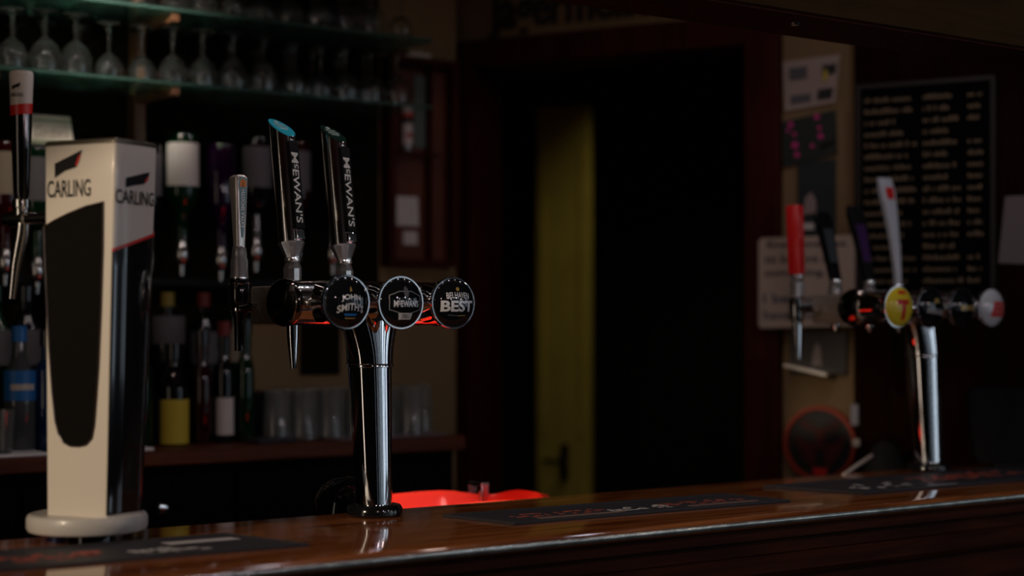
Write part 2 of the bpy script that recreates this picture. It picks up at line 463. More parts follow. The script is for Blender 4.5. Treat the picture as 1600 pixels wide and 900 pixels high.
# ================================================================ BACK BAR
ZC = 1.155; CB = 3.40
ue = ray_b(728, 690, CB).x
t = empty('back_bar', (1.5, 3.6, 0))
def k_(bm): bm.transform(Matrix.Translation((-1.5, -3.6, 0))); return bm
bm = NB(); box(bm, -1.2, ue, CB, SB-.001, ZC-.035, ZC, .004); obj('counter_top', k_(bm), BACKW, t, smooth=20)
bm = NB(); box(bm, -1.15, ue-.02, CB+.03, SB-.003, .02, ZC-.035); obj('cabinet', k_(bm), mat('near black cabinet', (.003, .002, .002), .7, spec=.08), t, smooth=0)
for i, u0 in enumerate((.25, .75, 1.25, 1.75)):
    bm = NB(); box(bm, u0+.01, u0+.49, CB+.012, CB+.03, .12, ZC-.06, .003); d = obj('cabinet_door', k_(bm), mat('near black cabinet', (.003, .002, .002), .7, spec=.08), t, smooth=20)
kp = ray_b(248, 796, CB)
for i, u0 in enumerate((kp.x-.5, kp.x, kp.x+.5)):
    bm = NB(); lathe(bm, [(0, 0), (.006, 0), (.006, .012), (.014, .018), (.017, .028), (.012, .036), (0, .039)], 18, M=Matrix.Translation((u0, CB+.012, kp.z)) @ Matrix.Rotation(R(90), 4, 'X'))
    obj('knob', k_(bm), CHROME, t)
tag(t, 'dark wooden back bar counter along the shelf wall', 'counter')

# white papers / trays lying on the back counter
p = ray_z(228, 692, ZC+.004)
for (x0, x1, lab) in ((-40, 78, 'white paper on the back counter at the far left'), (222, 240, 'small white card on the back counter behind the white tap tower')):
    a = ray_b(x0, 700, CB+.015); c = ray_b(x1, 700, CB+.015)
    bm = NB(); box(bm, a.x, c.x, CB+.012, CB+.16, ZC, ZC+.006, .001)
    tag(obj('paper', bm, mat('bright paper', (.85, .84, .82), .6), smooth=0), lab, 'paper')
a = ray_b(395, 690, CB+.06); c = ray_b(455, 690, CB+.06)
bm = NB(); box(bm, a.x, c.x, CB+.03, CB+.13, ZC, ZC+.012, .003)
tag(obj('bar_mat', bm, MATB, smooth=20), 'small black mat on the back counter beside the green bottles', 'mat')
a = ray_b(520, 690, CB+.06); c = ray_b(690, 690, CB+.06)
bm = NB(); box(bm, a.x, c.x, CB+.03, CB+.20, ZC, ZC+.004, .001)
tag(obj('bar_towel', bm, mat('grey violet towel', (.14, .11, .12), .95), smooth=0), 'grey towel lying flat under the row of tumblers', 'towel')

# glass shelves
shz = [1.992, 2.162]
us = ray_b(592, 180, SB).x
for i, z in enumerate(shz):
    bm = NB(); box(bm, .2, us, SB-.26, SB-.005, z-.008, z, .001)
    tag(obj('glass_shelf', bm, GREENG, smooth=20), ['lower greenish glass shelf carrying upturned stemware', 'upper greenish glass shelf carrying upturned stemware'][i], 'shelf', 'glass shelves on the back wall')
# wooden uprights that carry the shelves
for px_ in (213, -60):
    a = ray_b(px_, 200, SB-.03)
    bm = NB(); box(bm, a.x-.014, a.x+.014, SB-.055, SB-.007, ZC+.111, 2.6, .003)
    for z in shz: box(bm, a.x-.010, a.x+.010, SB-.25, SB-.05, z-.030, z-.0085, .002)
    tag(obj('shelf_upright', bm, wood('upright wood', (.09, .035, .015), (.16, .07, .03), .5, 0, 'Z'), smooth=20),
        'brown wooden upright holding the glass shelves behind the white tap tower' if px_ > 0 else 'brown wooden shelf upright at the far left edge', 'upright')
# bottle step on the counter
bm = NB(); box(bm, .0, ray_b(390, 600, SB).x, SB-.17, SB-.002, ZC, ZC+.11, .003)
tag(obj('bottle_step', bm, MBLACK, smooth=20), 'black raised step behind the front row of bottles', 'step')

# stemware, upside down
def wine_profile(h, r, foot, bowl):
    # upright shape: foot at 0, rim at h ; returned turned upside down
    pr = [(0, 0), (foot, 0), (foot, .002), (.006, .008), (.0035, .02), (.0035, h-bowl-.004), (.010, h-bowl), (r*.75, h-bowl*.80), (r, h-bowl*.5), (r*.93, h-.02), (r*.84, h),
          (r*.84-.0012, h), (r*.93-.0012, h-.02), (r-.0012, h-bowl*.5), (r*.75-.001, h-bowl*.78), (.008, h-bowl+.004), (0, h-bowl+.003)]
    return [(a, h-z) for a, z in pr][::-1]
protoW = {}
for nm, args in (('a', (.134, .034, .030, .070)), ('b', (.138, .036, .033, .078)), ('c', (.128, .031, .028, .058))):
    bm = NB(); lathe(bm, wine_profile(*args), 28); me_o = obj('wine_glass', bm, CLEAR, smooth=50); protoW[nm] = me_o
first = {k: True for k in protoW}
def put(nm, loc, lab, grp):
    if first[nm]: o = protoW[nm]; first[nm] = False
    else: o = protoW[nm].copy(); COL.objects.link(o)
    o.location = loc; tag(o, lab, 'glass', grp); return o
for i, z in enumerate(shz):
    for row, db in enumerate((-.20, -.125, -.05)):
        n = 15
        for k in range(n):
            u = 1.22+k*.078+row*.03+rnd.uniform(-.006, .006)
            if u > us-.05: continue
            nm = 'abc'[(k//2+row+i) % 3]
            if row == 2 and min(abs(u-ray_b(v, 200, SB-.03).x) for v in (213, -60)) < .05: continue
            where = ['front row', 'middle row', 'rear row'][row]
            put(nm, (u, SB+db+rnd.uniform(-.006, .006), z),
                'upturned stemmed glass in the %s on the %s glass shelf' % (where, ['lower', 'upper'][i]),
                'stemware on the %s glass shelf, %s' % (['lower', 'upper'][i], where))

# tumblers upside down on the back counter
bm = NB(); lathe(bm, [(0, .12), (.026, .12), (.028, .117), (.034, 0), (.0325, 0), (.0265, .112), (0, .112)], 28)
tum = obj('tumbler', bm, mat('tumbler glass', (.80, .82, .80), .05, trans=.92), smooth=40)
fst = True
for row, db in enumerate((.10, .18)):
    xs_ = [432+42*k+row*14 for k in range(6)]
    for k, x in enumerate(xs_):
        p = ray_b(x, 660, CB+db)
        if fst: o = tum; fst = False
        else: o = tum.copy(); COL.objects.link(o)
        o.location = (p.x, p.y, ZC+.004)
        tag(o, 'upturned clear tumbler in the %s row beside the green bottles' % ['front', 'rear'][row], 'glass', 'tumblers on the back counter, %s row' % ['front', 'rear'][row])
p = ray_b(-4, 660, CB+.06)
bm = NB(); lathe(bm, [(0, 0), (.030, 0), (.036, .09), (.0345, .09), (.029, .006), (0, .006)], 28)
tag(obj('drinking_glass', bm, mat('tumbler glass', (.80, .82, .80), .05), loc=(p.x, p.y, ZC+.007)), 'upright drinking glass on the white paper at the left edge', 'glass')

# bottles ---------------------------------------------------------
def glassmat(c, nm): return mat('bottle glass '+nm, c, .06, trans=.35, ior=1.5)
BG = {'green': glassmat((.002, .028, .010), 'green'), 'clear': glassmat((.10, .11, .11), 'clear'), 'brown': glassmat((.03, .010, .004), 'brown'), 'dark': glassmat((.007, .007, .008), 'dark'),
      'blue': glassmat((.006, .04, .13), 'blue'), 'red': glassmat((.035, .003, .003), 'red'), 'purple': glassmat((.022, .003, .030), 'purple')}
def bottle_prof(r, h, nk=.013, sh=.68, style=0):
    if style == 1:      # square-shouldered spirit
        return [(0, 0), (r*.94, 0), (r, .006), (r, h*sh), (r*.82, h*(sh+.05)), (nk, h*(sh+.09)), (nk, h*.96), (nk*1.15, h*.965), (nk*1.15, h), (0, h)]
    if style == 2:      # tapered
        return [(0, 0), (r*.78, 0), (r*.82, .006), (r, h*.55), (r*.95, h*.62), (r*.5, h*.72), (nk, h*.80), (nk, h*.96), (nk*1.2, h), (0, h)]
    return [(0, 0), (r*.94, 0), (r, .006), (r, h*(sh-.12)), (r*.93, h*(sh-.05)), (r*.55, h*(sh+.05)), (nk*1.15, h*(sh+.13)), (nk, h*.95), (nk*1.2, h*.955), (nk*1.2, h), (0, h)]
def bottle(loc, r, h, g, capc, labc, lab, style=0, inv=False, lz=(.22, .50), neck=None, cat='bottle', words=None, band=None):
    t = empty('spirit_bottle', loc)
    M = Matrix.Translation((0, 0, h)) @ Matrix.Rotation(math.pi, 4, 'X') if inv else Matrix.Identity(4)
    pr = bottle_prof(r, h, style=style)
    bm = NB(); lathe(bm, pr, 28, M); b_ = obj('glass_body', bm, BG[g], t, smooth=40)
    nk = .0165
    bm = NB()
    if not inv:
        lathe(bm, [(0, h+.004), (nk, h+.004), (nk, h-.03), (nk*.9, h-.03)], 20, M); obj('cap', bm, capc, t)
    # label wrapped around the room-facing side
    def lab_mesh(z0, z1, rr, a0=-150, a1=-30, n=14):
        bm = NB()
        ringsA = [(rr*math.cos(R(a0+(a1-a0)*i/n)), rr*math.sin(R(a0+(a1-a0)*i/n))) for i in range(n+1)]
        ringsB = [(x*.97, y*.97) for x, y in ringsA[::-1]]
        prism(bm, ringsA+ringsB, z0, z1); return bm
    if labc:
        z0, z1 = lz[0]*h, lz[1]*h
        if inv: z0, z1 = h-z1, h-z0
        l_ = obj('label', lab_mesh(z0, z1, r*1.025, -175, -15), labc, t)
        if band:
            obj('label_band', lab_mesh(z0+(z1-z0)*.35, z0+(z1-z0)*.55, r*1.04, -140, -50), band, l_)
    if inv:             # optic measure under the neck
        bm = NB(); lathe(bm, [(0, -.085), (.005, -.085), (.006, -.06), (.014, -.055), (.017, -.05), (.017, -.015), (.013, -.008), (.013, .02), (0, .02)], 20)
        obj('optic_measure', bm, CHROME2, t)
    tag(t, lab, cat)
    return t
WL = PAPER; CL = mat('faded cream label', (.26, .21, .15), .7)
GL = mat('grey label', (.12, .11, .12), .7); BKL = mat('black label', (.015, .015, .018), .5); YL = mat('yellow label', (.60, .46, .04), .6); RL = mat('red label', (.40, .02, .02), .6)
# optics row: inverted, measures down, hanging from a wall bar
opt = [  # px centre, top row, r, h, glass, label, text
    (8, 222, .034, .24, 'red', CL, 'upturned red spirit bottle at the left edge of the optics row', 0),
    (58, 230, .036, .25, 'green', GL, 'upturned dark green bottle behind the cream cardboard sign', 1),
    (118, 228, .036, .25, 'clear', WL, 'upturned clear bottle hidden behind the white tap tower', 0),
    (172, 228, .036, .25, 'brown', CL, 'upturned brown bottle behind the top of the white tap tower', 0),
    (230, 225, .034, .25, 'dark', GL, 'upturned dark bottle just left of the white labelled optic bottle', 0),
    (284, 208, .040, .26, 'green', WL, 'upturned green bottle with a large white label on the optics', 0),
    (345, 226, .036, .25, 'purple', None, 'upturned purple bottle on the optics behind the silver tap handle', 0),
    (400, 215, .038, .25, 'dark', GL, 'upturned dark bottle with grey label between the silver and teal handles', 1),
    (462, 222, .036, .25, 'red', GL, 'upturned red bottle behind the teal topped handle', 0),
    (520, 226, .036, .25, 'dark', None, 'upturned dark bottle behind the green topped handle', 0)]
OB = SB-.09
for (x, y, r, h, g, lb, lab, st) in opt:
    p = ray_b(x, y, OB)
    bottle((p.x, OB, p.z-h), r, h, g, BLACK, lb, lab, st, inv=True, lz=(.10, .50), band=None)
pz = ray_b(300, 405, OB).z
bm = NB(); box(bm, .9, ray_b(545, 400, SB).x, SB-.055, SB-.007, 1.525, 1.545, .003)
tag(obj('optics_rail', bm, MBLACK, smooth=20), 'dark metal rail on the wall holding the upturned bottles', 'rail')
# standing bottles: rear row on the step, front row on the counter
zs = ZC+.11
rear = [(-8, .036, .25, 'green', 'd', GL, 0), (40, .036, .25, 'dark', 'k', GL, 0), (98, .036, .25, 'clear', 'k', WL, 1), (150, .036, .25, 'brown', 'k', CL, 0), (205, .036, .24, 'dark', 'k', GL, 0),
        (262, .040, .24, 'dark', 'y', WL, 1), (318, .036, .24, 'dark', 'r', GL, 0), (368, .036, .25, 'green', 'k', CL, 0)]
rl = ['rear green bottle with grey label at the left edge, below the optics', 'rear dark bottle left of the white tap tower', 'rear clear bottle behind the white tap tower',
      'rear brown bottle behind the white tap tower', 'rear dark bottle by the right side of the white tap tower', 'rear squat black bottle with yellow cap and pale label',
      'rear dark bottle with red cap above the yellow label bottle', 'rear green bottle with cream neck label behind the silver handled tap']
caps = {'k': BLACK, 'r': mat('dull red cap', (.13, .01, .008), .5), 'y': mat('dull gold cap', (.22, .16, .02), .5), 'd': DGREEN, 'g': STEEL, 'b': BLUE}
for (x, r, h, g, c, lb, st), lab in zip(rear, rl):
    p = ray_b(x, 600, SB-.09)
    bottle((p.x, SB-.09, zs), r, h, g, caps[c], GL if lb is WL else lb, lab, st, lz=(.50, .78) if st == 1 else (.30, .62))
front = [(30, .034, .27, 'clear', 'b', BLUE, 0, (.42, .66), CARDB), (74, .030, .26, 'blue', 'k', None, 1, (.2, .5), None), (120, .031, .27, 'clear', 'k', GL, 0, (.2, .5), None), (168, .031, .27, 'dark', 'k', GL, 0, (.2, .5), None),
         (218, .030, .27, 'green', 'k', None, 0, (.2, .5), None), (271, .034, .23, 'dark', 'k', YL, 2, (.02, .46), None), (316, .022, .26, 'red', 'k', None, 0, (.2, .5), None),
         (350, .022, .28, 'dark', 'r', PAPER, 0, (.07, .38), None), (383, .0215, .285, 'green', 'k', None, 0, (.2, .5), None)]
fl = ['clear bottle with blue and cream label left of the white tap tower', 'blue glass bottle standing beside the white tap tower', 'clear front bottle behind the white tap tower', 'dark front bottle behind the white tap tower',
      'green front bottle by the right side of the white tap tower', 'dark tapered bottle with a bright yellow label', 'dark red bottle between the yellow label and white label bottles', 'slim dark bottle with red cap and low white label',
      'dark green bottle at the right end of the counter bottles']
for (x, r, h, g, c, lb, st, lz, band), lab in zip(front, fl):
    p = ray_b(x, 690, CB+.13)
    bottle((p.x, CB+.13, ZC), r, h, g, caps[c], lb, lab, st, lz=lz, band=band)
# cardboard sign above the optics
p = ray_b(80, 205, SB-.10)
t = empty('cardboard_sign', p)
wv = (ray_b(112, 205, SB-.10).x-ray_b(46, 205, SB-.10).x)/2
bm = NB(); flat(bm, [(-wv, -.030), (wv+.004, -.030), (wv-.006, .036), (-wv, .036)], -.002, .05); obj('board', bm, CARDB, t, smooth=0)
bm = NB(); box(bm, -wv+.001, wv-.005, -.0026, -.0021, .020, .026); box(bm, -wv+.001, wv+.001, -.0026, -.0021, -.028, -.022); obj('printed_stripe', bm, mat('sage print', (.30, .36, .22), .7), t, smooth=0)
bm = NB(); textface(bm, 'Gordon\'s', 0, -.002, -.0028, wd=wv*1.6, ht=.026, shear=.35); obj('lettering', bm, mat('brown grey ink', (.22, .19, .15), .7), t, smooth=0)
bm = NB(); box(bm, -.006, .006, .04, .099, -.005, .005); obj('bracket', bm, STEEL, t, smooth=0)
tag(t, 'cream cardboard sign with grey script lettering above the optics', 'sign')
# right-hand red wooden display cabinet on the shelf wall
a = ray_b(610, 415, SB-.05); c = ray_b(718, 80, SB-.05); zt = ray_b(610, 84, SB-.05).z
t = empty('display_cabinet', (a.x, SB, a.z))
Wc = c.x-a.x-.0; Hc = zt-a.z
bm = NB(); box(bm, 0, Wc, -.012, -.001, 0, Hc); obj('back_board', bm, mat('orange brown board', (.10, .022, .006), .6, vary=.35, vscale=6), t, smooth=0)
bm = NB()
for x0, x1, z0, z1 in ((0, .02, 0, Hc), (Wc-.02, Wc, 0, Hc), (.02, Wc-.02, 0, .02), (.02, Wc-.02, Hc-.02, Hc)): box(bm, x0, x1, -.05, -.001, z0, z1, .002)
box(bm, Wc*.60, Wc*.64, -.04, -.012, .02, Hc-.02, .002)
obj('frame', bm, DARKW, t, smooth=20)
bm = NB(); box(bm, .02, Wc-.06, -.045, -.012, Hc*.53, Hc*.53+.008); obj('shelf', bm, DARKW, t, smooth=0)
tag(t, 'dark red wooden display cabinet hung beside the doorway', 'cabinet')
bx, bz = a.x, a.z
def small_on_cab(name, x0, y0, x1, y1, m, lab, cat, y=-.016):
    q0 = ray_b(x0, y1, SB+y); q1 = ray_b(x1, y0, SB+y)
    bm = NB(); w2 = (q1.x-q0.x)/2; h2 = q1.z-q0.z
    flat(bm, [(-w2, 0), (w2, .0), (w2*.92, h2), (-w2*.96, h2)], -.002, .002)
    return tag(obj(name, bm, m, loc=((q0.x+q1.x)/2, SB+y, q0.z), smooth=0), lab, cat)
small_on_cab('pinned_note', 614, 308, 654, 352, PAPER, 'crumpled white note pinned low inside the red cabinet', 'note')
small_on_cab('receipt', 630, 362, 652, 382, PAPER, 'tiny white receipt pinned below the crumpled note', 'note')
small_on_cab('postcard', 646, 120, 672, 230, mat('grey green card', (.10, .13, .11), .7), 'grey green card standing behind the small bottle', 'card')
p = ray_b(636, 236, SB-.03)
b_ = bottle((p.x, SB-.030, bz+Hc*.53+.009), .0155, .125, 'clear', RED, WL, 'small white labelled miniature bottle on the cabinet shelf', 0, lz=(.15, .6), band=RL)
p = ray_b(668, 80, SB-.03)
bm = NB(); box(bm, -.05, .045, -.02, .02, 0, .012, .003)
tag(obj('folded_paper', bm, CARDB, loc=(ray_b(645, 80, SB-.025).x, SB-.028, bz+Hc+.0005), smooth=20), 'pale folded paper lying on top of the red cabinet', 'paper')

# ================================================================ END WALL ITEMS
def wpoly(name, pts, m, lab, cat, off=.003, thick=.003, parent_parts=None, bend=0):
    q = [wloc(x, y, off) for x, y in pts]
    cs = sum(a for a, _ in q)/len(q); cz = min(z for _, z in q)
    t = wall_thing(name, cs, cz, off)
    bm = NB(); flat(bm, [(s-cs, z-cz) for s, z in q], -thick, off-.0015 if off < .03 else .002); obj('sheet', bm, m, t, smooth=0)
    tag(t, lab, cat)
    return t, cs, cz
def wadd(t, cs, cz, name, pts, m, off, y):
    q = [wloc(x, y_, off) for x, y_ in pts]
    bm = NB(); flat(bm, [(s-cs, z-cz) for s, z in q], y-.0012, y+.0008); return obj(name, bm, m, t, smooth=0)
def R4(x0, y0, x1, y1, k=0): return [(x0, y1), (x1, y1+k), (x1, y0+k), (x0, y0)]
# jagermeister lettering above the door
q0 = wloc(765, 60); q1 = wloc(1075, 40)
t = wall_thing('wall_lettering', (q0[0]+q1[0])/2, q0[1], .012)
bm = NB(); textface(bm, 'Jägermeister', 0, .062, 0, wd=q1[0]-q0[0], ht=.150, bold=.02)
ex = bmesh.ops.extrude_face_region(bm, geom=bm.faces[:])
for v in [g for g in ex['geom'] if isinstance(g, bmesh.types.BMVert)]: v.co.y += .010
obj('letters', bm, mat('near black red lettering', (.012, .005, .004), .6), t, smooth=0)
tag(t, 'large dark lettering mounted on the wall above the doorway', 'lettering')
# poster with pictures
t, cs, cz = wpoly('picture_sheet', [(1227, 174), (1305, 160), (1313, 85), (1224, 97)], mat('pinkish paper', (.42, .33, .29), .8), 'pale sheet with four small pictures, uppermost on the wall right of the doorway', 'poster')
for pts, m in (([(1235, 126), (1262, 122), (1262, 104), (1233, 107)], GREYINK), ([(1285, 118), (1306, 115), (1308, 100), (1286, 102)], BKL),
               ([(1236, 164), (1268, 159), (1268, 146), (1236, 150)], GREYINK), ([(1277, 157), (1300, 154), (1303, 137), (1279, 140)], BKL)):
    wadd(t, cs, cz, 'picture', pts, m, .003, -.004)
wadd(t, cs, cz, 'yellow_mark', [(1287, 126), (1293, 126), (1294, 110), (1288, 110)], YL, .003, -.0055)
# dark flyer with pink dots
t, cs, cz = wpoly('dark_flyer', [(1224, 262), (1308, 240), (1305, 172), (1215, 192)], mat('black flyer', (.012, .02, .018), .4), 'black flyer dotted with pink, below the picture sheet', 'poster', off=.006)
bm = NB()
PK = mat('pink print', (.60, .03, .22), .6)
for x, y, r in ((1236, 195, 4), (1242, 210, 3), (1243, 227, 5), (1246, 242, 4), (1277, 183, 4), (1281, 200, 3), (1283, 213, 4), (1232, 204, 2.5), (1270, 228, 3)):
    s, z = wloc(x, y, .006); flat(bm, circ(s-cs, z-cz, r*.0018, 14), -.0045, -.0032)
obj('pink_dots', bm, PK, t, smooth=0)
s, z = wloc(1295, 225, .006); bm = NB(); flat(bm, [(s-cs-.022, z-cz-.012), (s-cs+.018, z-cz+.004), (s-cs+.018, z-cz+.016), (s-cs-.016, z-cz+.001)], -.010, -.004); obj('foil_clip', bm, CHROME, t, smooth=0)
# dark picture with white figure
t, cs, cz = wpoly('dark_poster', R4(1247, 252, 1306, 372, -3), mat('dark teal poster', (.015, .024, .026), .5), 'dark poster with a pale figure behind the red tap handle', 'poster', off=.0035)
wadd(t, cs, cz, 'pale_figure', [(1256, 335), (1276, 333), (1275, 312), (1268, 300), (1259, 309)], mat('pale print', (.30, .24, .22), .7), .0035, -.004)
# tilted card reader / bright bit
t, cs, cz = wpoly('price_ticket', [(1252, 359), (1271, 359), (1271, 349), (1252, 349)], PAPER, 'small bright ticket on the dark poster edge above the slogan plaque', 'ticket', off=.012)
# slogan plaque
t, cs, cz = wpoly('slogan_plaque', [(1186, 508), (1190, 513), (1332, 509), (1336, 504), (1336, 371), (1332, 367), (1190, 372), (1186, 377)], mat('cream enamel', (.50, .39, .31), .5, coat=.2), 'cream slogan plaque with black lines of text behind the right hand taps', 'sign', off=.045, thick=.004)
def wtxt(t, cs, cz, name, s, x0, x1, y, hpx, m, off, yy, bold=.01):
    a = wloc(x0, y, off); c = wloc(x1, y, off); sc = (c[0]-a[0])/(x1-x0)
    bm = NB(); textface(bm, s, (a[0]+c[0])/2-cs, a[1]-cz, yy, wd=c[0]-a[0], ht=hpx*1.75/1000*1.0, bold=bold); return obj(name, bm, m, t, smooth=0)
INK = mat('plaque ink', (.035, .035, .045), .6); TINK = mat('plaque teal ink', (.05, .09, .12), .6)
for s, x0, x1, y, h, m in (('Everyone has', 1200, 1322, 384, 12, INK), ('to believe in', 1196, 1300, 405, 12, INK), ('something.', 1196, 1290, 428, 13, INK), ('I believe I\'ll', 1194, 1316, 466, 15, TINK), ('have another', 1194, 1322, 492, 14, TINK)):
    wtxt(t, cs, cz, 'text_line', s, x0, x1, y, h, m, .045, -.0048, .015)
bm = NB(); box(bm, -.10, .10, .002, .042, .02, .05); obj('mounting_block', bm, MBLACK, t, smooth=0)
# photo rack with bright ledge
q0 = wloc(1225, 585, .05); q1 = wloc(1316, 517, .05)
t = wall_thing('photo_holder', (q0[0]+q1[0])/2, q0[1], .0); hwid = (q1[0]-q0[0])/2; hh = q1[1]-q0[1]
bm = NB(); box(bm, -hwid, hwid, -.012, -.001, 0, hh, .002); obj('back_plate', bm, mat('dark photo', (.02, .016, .016), .35), t, smooth=20)
bm = NB(); flat(bm, [(-hwid*.2, hh*.2), (hwid*.15, hh*.2), (hwid*.1, hh*.6), (-hwid*.02, hh*.75), (-hwid*.15, hh*.5)], -.014, -.0125); obj('photo_figure', bm, mat('pale print', (.30, .24, .22), .7), t, smooth=0)
bm = NB(); a_ = R(-10)
Mx = Matrix.Translation((-hwid*.25, -.035, .012)) @ Matrix.Rotation(R(12), 4, 'Y')
box(bm, -hwid*.78, hwid*.78, -.022, .034, -.005, .005, .002, M=Mx); obj('ledge', bm, STEEL, t, smooth=20)
tag(t, 'small dark photo holder with a bright steel ledge under the plaque', 'holder')
# round sign with orange ring and stag
cpx = wloc(1281, 693, .02); ex_ = wloc(1338, 693, .02); rr = (ex_[0]-cpx[0])*1.0
t = wall_thing('round_sign', cpx[0], cpx[1], .001)
OR = mat('orange red enamel', (.36, .035, .010), .5)
bm = NB(); flat(bm, circ(0, 0, rr*.96, 48), -.018, 0); obj('disc', bm, mat('black enamel', (.010, .008, .008), .35), t)
bm = NB(); ring2(bm, 0, 0, rr*.90, rr, -.026, 0); obj('ring', bm, OR, t)
DR = mat('deep red print', (.075, .005, .003), .6)
bm = NB()
flat(bm, [(-.10*rr, -.15*rr), (.10*rr, -.15*rr), (.13*rr, .12*rr), (.17*rr, .32*rr), (.05*rr, .42*rr), (-.05*rr, .42*rr), (-.17*rr, .32*rr), (-.13*rr, .12*rr)], -.0195, -.0175)
for sgn in (-1, 1):
    P = [(.10, .38), (.30, .34), (.50, .44), (.60, .66), (.54, .66), (.45, .50), (.42, .70), (.36, .70), (.37, .47), (.28, .42), (.25, .60), (.20, .60), (.21, .43), (.09, .44)]
    P = [(sgn*x*rr, z*rr) for x, z in P]; flat(bm, P if sgn > 0 else P[::-1], -.0195, -.0175)
    P = [(.12, -.05), (.45, .05), (.66, .25), (.62, -.10), (.45, -.40), (.20, -.68), (.10, -.45)]
    P = [(sgn*x*rr, z*rr) for x, z in P]; flat(bm, P if sgn > 0 else P[::-1], -.0195, -.0175)
obj('stag_emblem', bm, DR, t, smooth=0)
bm = NB(); flat(bm, [(-.16*rr, -.86*rr), (.16*rr, -.86*rr), (.20*rr, -.66*rr), (-.20*rr, -.66*rr)], -.0205, -.0175); obj('red_tab', bm, RED, t, smooth=0)
tag(t, 'round black sign with orange red ring and stag emblem, low beside the doorway', 'sign')
# little pale tags on the panelling edge
wpoly('pale_tag', [(1330, 664), (1341, 664), (1341, 632), (1330, 632)], mat('lilac paper', (.30, .29, .34), .8), 'small lilac tag on the wall edge above the round sign', 'tag', off=.03)
wpoly('cream_tag', [(1333, 697), (1343, 697), (1343, 686), (1333, 686)], CARDB, 'tiny cream tag at the right rim of the round sign', 'tag', off=.034)
# blackboard with rows of writing
q0 = wloc(1345, 470, .035); q1 = wloc(1548, 128, .035)
t = wall_thing('menu_board', (q0[0]+q1[0])/2, q0[1], .035); wb = (q1[0]-q0[0])/2; hb = wloc(1345, 140, .035)[1]-q0[1]
bm = NB(); box(bm, -wb, wb, .0, .012, 0, hb, .002); obj('board', bm, mat('black board', (.002, .002, .002), .85, spec=.05), t, smooth=20)
bm = NB()
for x0, x1, z0, z1 in ((-wb-.012, -wb, -.012, hb+.012), (wb, wb+.012, -.012, hb+.012), (-wb, wb, -.012, 0), (-wb, wb, hb, hb+.012)): box(bm, x0, x1, -.006, .014, z0, z1, .001)
obj('frame', bm, mat('black frame wood', (.012, .008, .007), .5), t, smooth=20)
CH_ = mat('tan chalk', (.24, .17, .10), .9)
rr2 = random.Random(3)
nrow = 17
for c0, c1, nm in ((-wb+.01, -.12*wb, 'chalk_column'), (-.02*wb, .60*wb, 'chalk_column'), (.66*wb, wb-.02, 'price_column')):
    bm = NB()
    for k in range(nrow):
        z = hb-.035-k*(hb-.05)/nrow
        x = c0
        lim = c1-rr2.uniform(0, .45)*(c1-c0)
        if nm == 'price_column':
            if rr2.random() < .35: continue
            lim = c1-rr2.uniform(0, .2)*(c1-c0)
        while x < lim:
            wd_ = rr2.uniform(.004, .008); hgt = rr2.choice((.008, .008, .012))
            box(bm, x, min(x+wd_*.7, lim+.003), -.0008, .0003, z, z+hgt)
            x += wd_+(.008 if rr2.random() < .16 else .0015)
    obj(nm, bm, CH_, t, smooth=0)
tag(t, 'black menu board covered in rows of tan writing on the right wall', 'menu board')
# paper sheet at right edge
wpoly('notice_sheet', [(1560, 411), (1612, 413), (1612, 305), (1571, 307), (1566, 355)], mat('grey violet paper', (.17, .14, .145), .85), 'plain pale notice sheet at the right edge beside the menu board', 'notice', off=.028)

# till / screen at right on the bar end
pt = ray_z(1590, 742, ZB)
t = empty('cash_register', (3.235, 2.375, ZB), R(-52))
bm = NB(); rs = []
for z, w_, y_ in ((0.015, .10, 0), (.03, .115, 0), (.10, .125, .01), (.17, .13, .02), (.185, .122, .022)):
    rs.append([(x*w_, y_+y*.03, z) for x, y in ((-1, -.8), (-.95, -1), (.95, -1), (1, -.8), (1, .8), (.9, 1), (-.9, 1), (-1, .8))])
loft(bm, rs); obj('screen_housing', bm, mat('till plastic', (.004, .004, .005), .6, spec=.15), t, smooth=30)
bm = NB(); box(bm, -.07, .07, -.05, .06, 0, .016, .004); obj('foot', bm, MBLACK, t, smooth=20)
tag(t, 'black till screen standing on the bar at the right edge', 'till')

# black cloth lump and pale straw beyond tower two
t_ = empty('black_bag', (ray_b(1383, 700, 2.70).x, 2.70, .908))
bm = NB()
rs = []
for z, r in ((0, .06), (.03, .075), (.12, .072), (.19, .055), (.23, .032), (.24, .012)):
    rs.append([((r+.07*r*math.sin(3*a+z*30))*math.cos(a), (r*.7+.05*r*math.cos(4*a+z*20))*math.sin(a), z) for a in [2*math.pi*i/24 for i in range(24)]])
loft(bm, rs); obj('cloth_bag', bm, mat('black cloth', (.01, .01, .011), .9), t_, smooth=60)
tag(t_, 'crumpled black bag behind the bar beside the far tap tower', 'bag')
a = ray_b(1318, 741, 2.515); c = ray_b(1362, 712, 2.60)
bm = NB(); tube(bm, [a+Vector((0, 0, -.002)), (a+c)/2, c], .0045, 12)
a2 = a.copy()
tag(obj('pale_spoon_handle', bm, mat('pale plastic', (.62, .52, .45), .5)), 'pale stick leaning at the rear edge of the bar near the round sign', 'stick')

